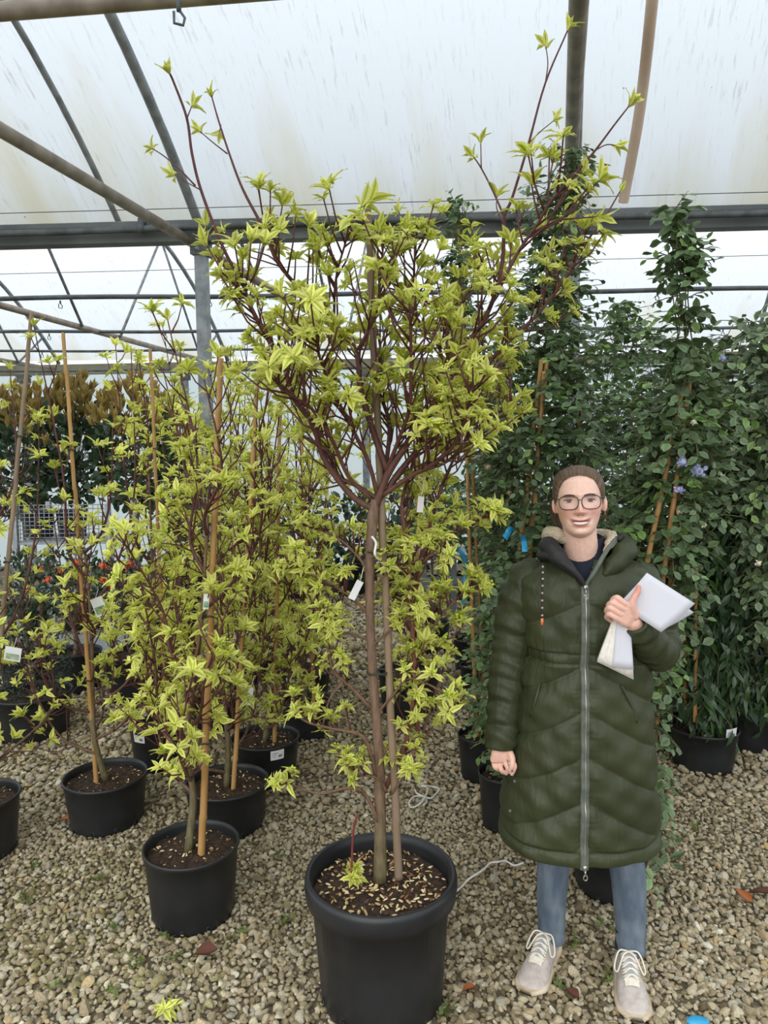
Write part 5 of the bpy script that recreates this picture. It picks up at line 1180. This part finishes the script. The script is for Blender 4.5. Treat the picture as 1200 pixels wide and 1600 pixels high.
# hem dips at the front-side corners
Zc = Zg - .012 * np.exp(-(Zg - zr[0]) / .08) * (np.abs(s_) ** 3)[None] * 0
Wx = cx_[:, None] + Xc; Wy = YB + .012 + Yc
zV = pp(916, 917, -.13)[2]; front = Yc < -.01
open_ = front & (Zg > zV) & ((Wx - pp(916, 917, -.13)[0] > -(Zg - zV) * .62) & (Wx - pp(916, 917, -.13)[0] < (Zg - zV) * .50))
Vc = np.stack([Wx, Wy, Zc], -1); F = grid_faces(nz_, nt_, True); ok = ~open_.reshape(-1)[F].any(1)
inner = np.stack([cx_[:6, None] + Xc[:6] * .93, YB + .012 + Yc[:6] * .93, Zc[:6]], -1)
coat = MB().add(Vc.reshape(-1, 3), F[ok]).build('coat', MAT['coat'], person)
# hem turned inside
nb = 40; V = np.concatenate([Vc[0], np.stack([cx_[0] + Xc[0] * .95, YB + .012 + Yc[0] * .95, Zc[0] + .004], -1), np.stack([cx_[0] + Xc[0] * .93, YB + .012 + Yc[0] * .93, Zc[0] + .2], -1)])
MB().add(V, grid_faces(3, nt_, True)).build('lining', MAT['coat_black'], coat)
def coat_front(z, xoff=0.0, off=.003):
    i = int(np.clip(np.searchsorted(zc_, z), 0, nz_ - 1)); xt = zip_x[i] + xoff; fr = np.where(Yc[i] < 0)[0]; j = fr[np.argmin(np.abs(Wx[i, fr] - xt))]
    return N3(xt, Wy[i, j] - off, z)
MAT['zip'] = noisy('zip_tape', srgb(98, 106, 96), srgb(84, 92, 82), 60, .6); MAT['zipm'] = mat('zip_metal', srgb(180, 178, 170), .35, .8)
zz_ = np.linspace(zr[0] - .004, zV, 120)
V = []
for z in zz_:
    p = coat_front(z, 0, .0035)
    for xo, yo in ((-.0135, .004), (-.011, -.001), (-.003, -.0015), (0, -.0032), (.003, -.0015), (.011, -.001), (.0135, .004)): V.append(p + N3(xo, yo, 0))
zp = MB().add(V, grid_faces(120, 7)).build('zip', MAT['zip'], person)
MB().tube([coat_front(z, 0, .007) for z in zz_[::2]], .0022, 6).build('zip_teeth', MAT['zipm'], zp)
def slider(z, flip):
    p = coat_front(z, 0, .008); mb = MB().box(p, (.011, .007, .016)); mb.tube([p + N3(0, -.004, -.006), p + N3(0, -.006, -.02)], .0025, 6)
    mb.tube([p + N3(.006 * math.sin(a), -.006, -.027 + .008 * math.cos(a)) for a in np.linspace(0, 2 * pi, 15)], .0018, 6, cap=False); return mb.build('zip_pull', MAT['zipm'], zp)
slider(zV - .004, 0); slider(zr[0] + .004, 1)
# edges of the open neck
eL = smooth_path([coat_front(zV, 0, .006), pp(902, 898, -.125), pp(880, 880, -.11), pp(858, 868, -.085), pp(842, 868, -.05)], 6)
eR = smooth_path([coat_front(zV, 0, .006), pp(929, 893, -.125), pp(942, 870, -.105), pp(954, 852, -.08), pp(964, 840, -.045)], 6)
MB().tube(eL, [.007, .010, .012, .012], 10).build('neck_edge', MAT['coat_black'], person); MB().tube(eR, [.006, .007, .007, .006], 10).build('neck_edge', MAT['zip'], person)
def lump(name, m, pts, rad, flat=(1, 1, 1), amp=.0, n=20, freq=40):
    P = smooth_path(pts, 8); V, F, U = tube_arr(P, rad, n); m_ = len(P); V0 = V.copy()
    if amp: V = V + amp * np.stack([np.sin(V0[:, 2] * freq * 3 + V0[:, 1] * freq), np.sin(V0[:, 0] * freq * 2.3 + 1), np.sin(V0[:, 0] * freq * 2.7 + V0[:, 1] * freq * 2 + 2)], -1)
    mb = MB().add(V, F, U)
    for p, rr in ((P[0], rad[0]), (P[-1], rad[-1])): mb.add(ico(2)[0] * rr + p, ico(2)[1])
    return mb.build(name, MAT[m], person)
# hood: olive roll on the right, black lining turned out on the left, cream fleece inside
lump('hood', 'coat', [pp(944, 900, -.09), pp(962, 880, -.085), pp(975, 863, -.06), pp(976, 855, -.01), pp(962, 850, .06), pp(925, 850, .10), pp(890, 850, .10), pp(862, 858, .06), pp(850, 868, .01)], [.016, .030, .036, .036, .036, .04, .038, .032, .022], amp=.002)
lump('hood_lining', 'coat_black', [pp(905, 905, -.115), pp(888, 886, -.105), pp(868, 866, -.085), pp(857, 852, -.05), pp(853, 852, 0)], [.006, .017, .028, .028, .022], amp=.0015)
lump('fleece', 'sherpa', [pp(886, 846, -.04), pp(872, 836, -.045), pp(860, 836, -.02), pp(862, 836, .04), pp(890, 836, .08), pp(925, 836, .08), pp(948, 838, .04), pp(957, 842, -.02), pp(952, 850, -.06), pp(946, 862, -.085)], [.012, .022, .026, .024, .022, .022, .022, .020, .015, .006], amp=.0022, freq=70)
lump('hood_trim', 'coat_black', [pp(966, 842, -.055), pp(972, 838, -.02), pp(968, 838, .02)], [.007, .010, .008], amp=.002, freq=90)
# drawcord
P = smooth_path([pp(848, 880, -.118), pp(848, 905, -.142), pp(847, 935, -.155), pp(847, 966, -.162)], 8); dc = MB().tube(P, .0032, 8).build('drawcord', MAT['coat_black'], person)
for i in range(2, len(P) - 1, 3): MB().tube([P[i] + N3(0, -.0012, .004), P[i] + N3(0, -.0012, -.001)], .0033, 8).build('cord_fleck', MAT['sherpa'], dc)
MB().tube([P[-1], P[-1] + N3(0, 0, -.02)], .0042, 8).build('cord_tip', mat('orange_tip', srgb(226, 128, 70), .4), dc)
# pocket welts and side poppers
for s, pts in ((-1, [(850, 1076), (842, 1100), (834, 1128)]), (1, [(972, 1072), (986, 1100), (996, 1130)])):
    P = []
    for a, b in pts:
        z = pp(a, b, -.15)[2]; P.append(coat_front(z, pp(a, b, -.15)[0] - zip_x[int(np.clip(np.searchsorted(zc_, z), 0, nz_ - 1))], .001))
    MB().tube(smooth_path(P, 6), [.003, .006, .006, .003], 8).build('pocket', MAT['coat'], person)
for a, b in ((804, 1221), (797, 1267)):
    p = pp(a, b, -.10); MB().add(ico1V * N3(.005, .003, .005) + p, ico1F).build('popper', MAT['zip'], person)
# sleeves
def sleeve(pts, rad, nseams, amp, cuff):
    P = smooth_path(pts, 14); m_ = len(P); Ls = np.concatenate([[0], np.cumsum(np.linalg.norm(np.diff(P, axis=0), axis=1))]); Ls /= Ls[-1]
    rr = sm1(np.interp(Ls, np.linspace(0, 1, len(rad)), rad), 9); n = 44
    V, F, U = tube_arr(P, np.ones(m_), n, cap=False); C0 = np.repeat(P, n, 0); d = V - C0; a = np.tile(np.arange(n) / n * 2 * pi, m_); l = np.repeat(Ls, n)
    pf = amp * (np.abs(np.sin(pi * (l * nseams + .10 * np.sin(a + 1) + .05 * np.sin(2 * a + l * 9)))) ** .5 - .55) + .0022 * np.sin(l * 95 + 2 * np.sin(a * 2)) + .0018 * np.sin(l * 61 + a * 2)
    V = C0 + d * (np.repeat(rr, n) + pf)[:, None]
    ring = V[-n:]; cc = P[-1]; V = np.vstack([V, cc + (ring - cc) * .82 + (P[-1] - P[-2]) * .3, cc + (ring - cc) * .7 - (P[-1] - P[-2]) * 3])
    return MB().add(V, grid_faces(m_ + 2, n, True)).build('sleeve', MAT['coat'], person)
sleeve([pp(846, 893, .02), pp(826, 905, .015), pp(809, 945, .015), pp(800, 1000, .02), pp(792, 1060, .005), pp(787, 1115, -.02), pp(783, 1150, -.04), pp(781.5, 1168, -.045)], [.050, .064, .064, .060, .058, .055, .051, .047], 8, .010, .045)
sleeve([pp(980, 893, .02), pp(1000, 908, .015), pp(1019, 950, .02), pp(1030, 995, .01), pp(1029, 1018, -.04), pp(1017, 1010, -.10), pp(1000, 985, -.155), pp(990, 970, -.18)], [.050, .063, .062, .061, .060, .056, .050, .042], 7, .009, .04)
# ---- jeans
MAT['denim'] = noisy('blue_denim', srgb(76, 90, 106), srgb(114, 126, 137), 22, .8, bump=.3, bscale=400, stretch=(1, 1, .35))
jb = MB()
def leg(pts, rad):
    P = smooth_path(pts, 16); n = 36; m_ = len(P); V, F, U = tube_arr(P, rad, n); C0 = np.repeat(P, n, 0); l = np.repeat(np.linspace(0, 1, m_), n); a = np.tile(np.arange(n) / n * 2 * pi, m_)
    V[:m_ * n] += (V[:m_ * n] - C0) * (.035 * np.sin(l * 55 + 2 * np.sin(a)) * np.clip((l - .62) * 4, .15, 1))[:, None]
    jb.add(V, F, U)
leg([pp(893, 1170, .02), pp(868, 1330, .03), pp(862, 1400, .03), pp(862, 1468, .035)], [.09, .058, .052, .0475, .043])
leg([pp(938, 1170, .02), pp(976, 1335, -.01), pp(984, 1410, -.03), pp(986, 1488, -.05)], [.09, .061, .055, .050, .045])
ellip(jb, pp(914, 1165, .02), (.15, .11, .09))
remesh(jb.build('jeans', None, person), .005, 1, .5).data.materials.append(MAT['denim'])
# ---- trainers
MAT['shoe'] = noisy('pale_mesh_upper', srgb(186, 174, 166), srgb(206, 196, 188), 50, .8, bump=.4, bscale=500); MAT['sole'] = noisy('dirty_cream_sole', srgb(222, 206, 184), srgb(190, 168, 136), 14, .7); MAT['lace'] = noisy('cream_lace', srgb(232, 226, 212), srgb(216, 208, 190), 60, .8)
MAT['sock'] = mat('dark_sock', srgb(44, 44, 54), .9); MAT['shoegrey'] = noisy('grey_tongue', srgb(166, 164, 170), srgb(182, 180, 186), 60, .8)
def shoe(heel, toe):
    heel, toe = np.array(heel), np.array(toe); d = unit((toe - heel)[:2]); fy = N3(d[0], d[1], 0); fx = N3(-d[1], d[0], 0); Ls = .272
    def W(x, y, z): return heel + fx * x + fy * y + N3(0, 0, z)
    sv = np.linspace(0, 1, 34); wd = np.interp(sv, [0, .04, .12, .3, .5, .7, .85, .95, 1], [.012, .027, .035, .036, .041, .048, .045, .030, .010])
    wd = sm1(wd, 5); hg = np.interp(sv, [0, .06, .2, .36, .5, .65, .8, .92, 1], [.075, .100, .104, .100, .086, .066, .052, .042, .024]); hg = sm1(hg, 5); so = np.interp(sv, [0, .3, .7, 1], [.034, .030, .026, .030])
    root = []
    V = []; n = 19
    for s, w, h, o in zip(sv, wd, hg, so):
        for t in np.linspace(0, pi, n): V.append(W(w * 1.0 * math.cos(t) * (1 - .28 * math.sin(t) ** 2 * (s < .55)), s * Ls, o * .8 + (h - o * .8) * math.sin(t) ** .75))
    up = MB().add(V, [grid_faces(34, n)]).build('trainer_upper', MAT['shoe'], person)
    V = []
    for s, w, o in zip(sv, wd, so):
        b = .006 + .016 * max(0, s - .8) / .2 * 1.0
        for x, z in ((-w * .9, b), (-w - .006, b + .005), (-w - .007, o * .7), (-w - .003, o), (-w + .004, o + .002), (w - .004, o + .002), (w + .003, o), (w + .007, o * .7), (w + .006, b + .005), (w * .9, b)): V.append(W(x, s * (Ls + .016) - .008, z))
    m0 = len(V); mb = MB().add(V, [grid_faces(34, 10, True), np.arange(10)[None], (np.arange(10) + m0 - 10)[::-1][None]]); mb.build('trainer_sole', MAT['sole'], up)
    tz = lambda s: np.interp(s, sv, hg)
    tv = []
    for s in np.linspace(.28, .62, 10):
        for x in np.linspace(-.019, .019, 5): tv.append(W(x, s * Ls - (.02 if s < .31 else 0), tz(s) + .006 - 6 * x * x + (.024 if s < .31 else 0)))
    MB().add(tv, grid_faces(10, 5)).build('tongue', MAT['shoegrey'], up)
    for k, s in enumerate(np.linspace(.36, .60, 5)):
        for a in (-1, 1):
            MB().tube(smooth_path([W(-a * .024, s * Ls, tz(s) - .002), W(0, (s + .012) * Ls, tz(s) + .0115), W(a * .024, (s + .03) * Ls, tz(s + .03) - .002)], 4), .0028, 6).build('lace', MAT['lace'], up)
    for a in (-1, 1):
        MB().tube(smooth_path([W(0, .36 * Ls, tz(.36) + .012), W(a * .03, .38 * Ls, tz(.38) + .014), W(a * .046, .47 * Ls, tz(.5) - .010), W(a * .038, .52 * Ls, tz(.52) - .012), W(a * .018, .42 * Ls, tz(.42) + .012), W(0, .37 * Ls, tz(.37) + .014)], 5), .0026, 6).build('lace_bow', MAT['lace'], up)
    tv = []
    for s in np.linspace(.60, .70, 4):
        for x in np.linspace(-.021, .021, 7): tv.append(W(x, s * Ls, tz(s) + .0045 - 9 * x * x))
    MB().add(tv, grid_faces(4, 7)).build('lace_patch', MAT['lace'], up)
    MB().tube(smooth_path([W(0, .16 * Ls, .085), W(0, .165 * Ls, .12), W(0, .17 * Ls, .15)], 4), [.036, .034, .034], 16).build('sock', MAT['sock'], person)
gl, gr_ = LEGL[-1], LEGR[-1]
shoe((gl[0] + .014, gl[1] + .045, .0), (G(824, 1558).x, G(824, 1558).y, 0)); shoe((gr_[0] - .006, gr_[1] + .055, 0), (G(993, 1596).x, G(993, 1596).y, 0))
# ---- things held
MAT['paper'] = noisy('white_paper', srgb(204, 204, 213), srgb(214, 214, 222), 6, .7); MAT['pages'] = noisy('notebook_pages', srgb(236, 230, 222), srgb(222, 214, 204), 90, .8, stretch=(1, 1, 1))
def sheet(name, m, corners, parent=None, th=.0012, bow=.0, dys=None, ny=8):
    a, b, c_, d = [np.array(q) for q in corners]; V = []
    for v in np.linspace(0, 1, ny):
        for u in np.linspace(0, 1, ny): V.append((a * (1 - u) + b * u) * (1 - v) + (d * (1 - u) + c_ * u) * v + N3(0, -bow * math.sin(pi * u), 0))
    V = np.array(V); f = grid_faces(ny, ny); n = len(V); bd = list(range(ny)) + [ny * k + ny - 1 for k in range(1, ny)] + [ny * ny - 1 - k for k in range(1, ny)] + [ny * (ny - 1 - k) for k in range(1, ny - 1)]
    sd = np.array([[bd[k], bd[(k + 1) % len(bd)], bd[(k + 1) % len(bd)] + n, bd[k] + n] for k in range(len(bd))])
    return MB().add(np.vstack([V, V + N3(0, th, 0)]), [f[:, ::-1], f + n, sd]).build(name, MAT[m], parent)
nbk = thing('notebook', 'white notebook with fanned pages gripped against the coat', 'notebook', tuple(hp_(960, 1000, .03)))
sheet('page_block', 'pages', [hp_(963, 955, .028), hp_(985, 955, .026), hp_(988, 1058, -.005), hp_(934, 1032, .005)], nbk, .010)
sheet('page', 'paper', [hp_(964, 956, .024), hp_(984, 958, .020), hp_(990, 1046, -.012), hp_(957, 1042, -.006)], nbk, .0012, .004)
sheet('page', 'pages', [hp_(963, 956, .026), hp_(975, 958, .025), hp_(960, 1044, -.002), hp_(944, 1035, .003)], nbk, .0012, .003)
sheet('cover', 'pages', [hp_(963, 955, .040), hp_(985, 955, .038), hp_(990, 1062, .008), hp_(933, 1034, .018)], nbk, .002)
ps = thing('paper_sheet', 'plain white sheet fanned out to the right of the raised thumb', 'paper', tuple(hp_(1030, 940, .03)))
sheet('sheet', 'paper', [hp_(966, 944, .014), hp_(1011, 895, .0), hp_(1086, 943, -.02), hp_(1033, 988, -.03)], ps, .0012, .004)
sheet('under_sheet', 'paper', [hp_(968, 946, .020), hp_(1013, 900, .008), hp_(1084, 957, -.008), hp_(1036, 984, -.016)], ps, .0012, .003)
MB().tube([hp_(953.5 + 2.2 * math.cos(a), 950 + 4.5 * math.sin(a), -.006 + .010 * math.sin(a + 1)) for a in np.linspace(0, 2 * pi, 15)], .0014, 6, cap=False).build('ring', mat('silver', srgb(210, 206, 198), .25, .9), person)
MAT['silver'] = mat('silver_pen', srgb(196, 196, 198), .25, .9)
pn = thing('pen', 'short silver pen held in the lowered hand', 'pen', tuple(rp(797, 1200, -.03)))
MB().tube([rp(793, 1186, -.02), rp(799, 1202, -.035)], .004, 10).build('barrel', MAT['silver'], pn); MB().tube([rp(799, 1202, -.035), rp(801, 1206, -.038)], [.004, .001], 10).build('tip', MAT['pot'], pn)
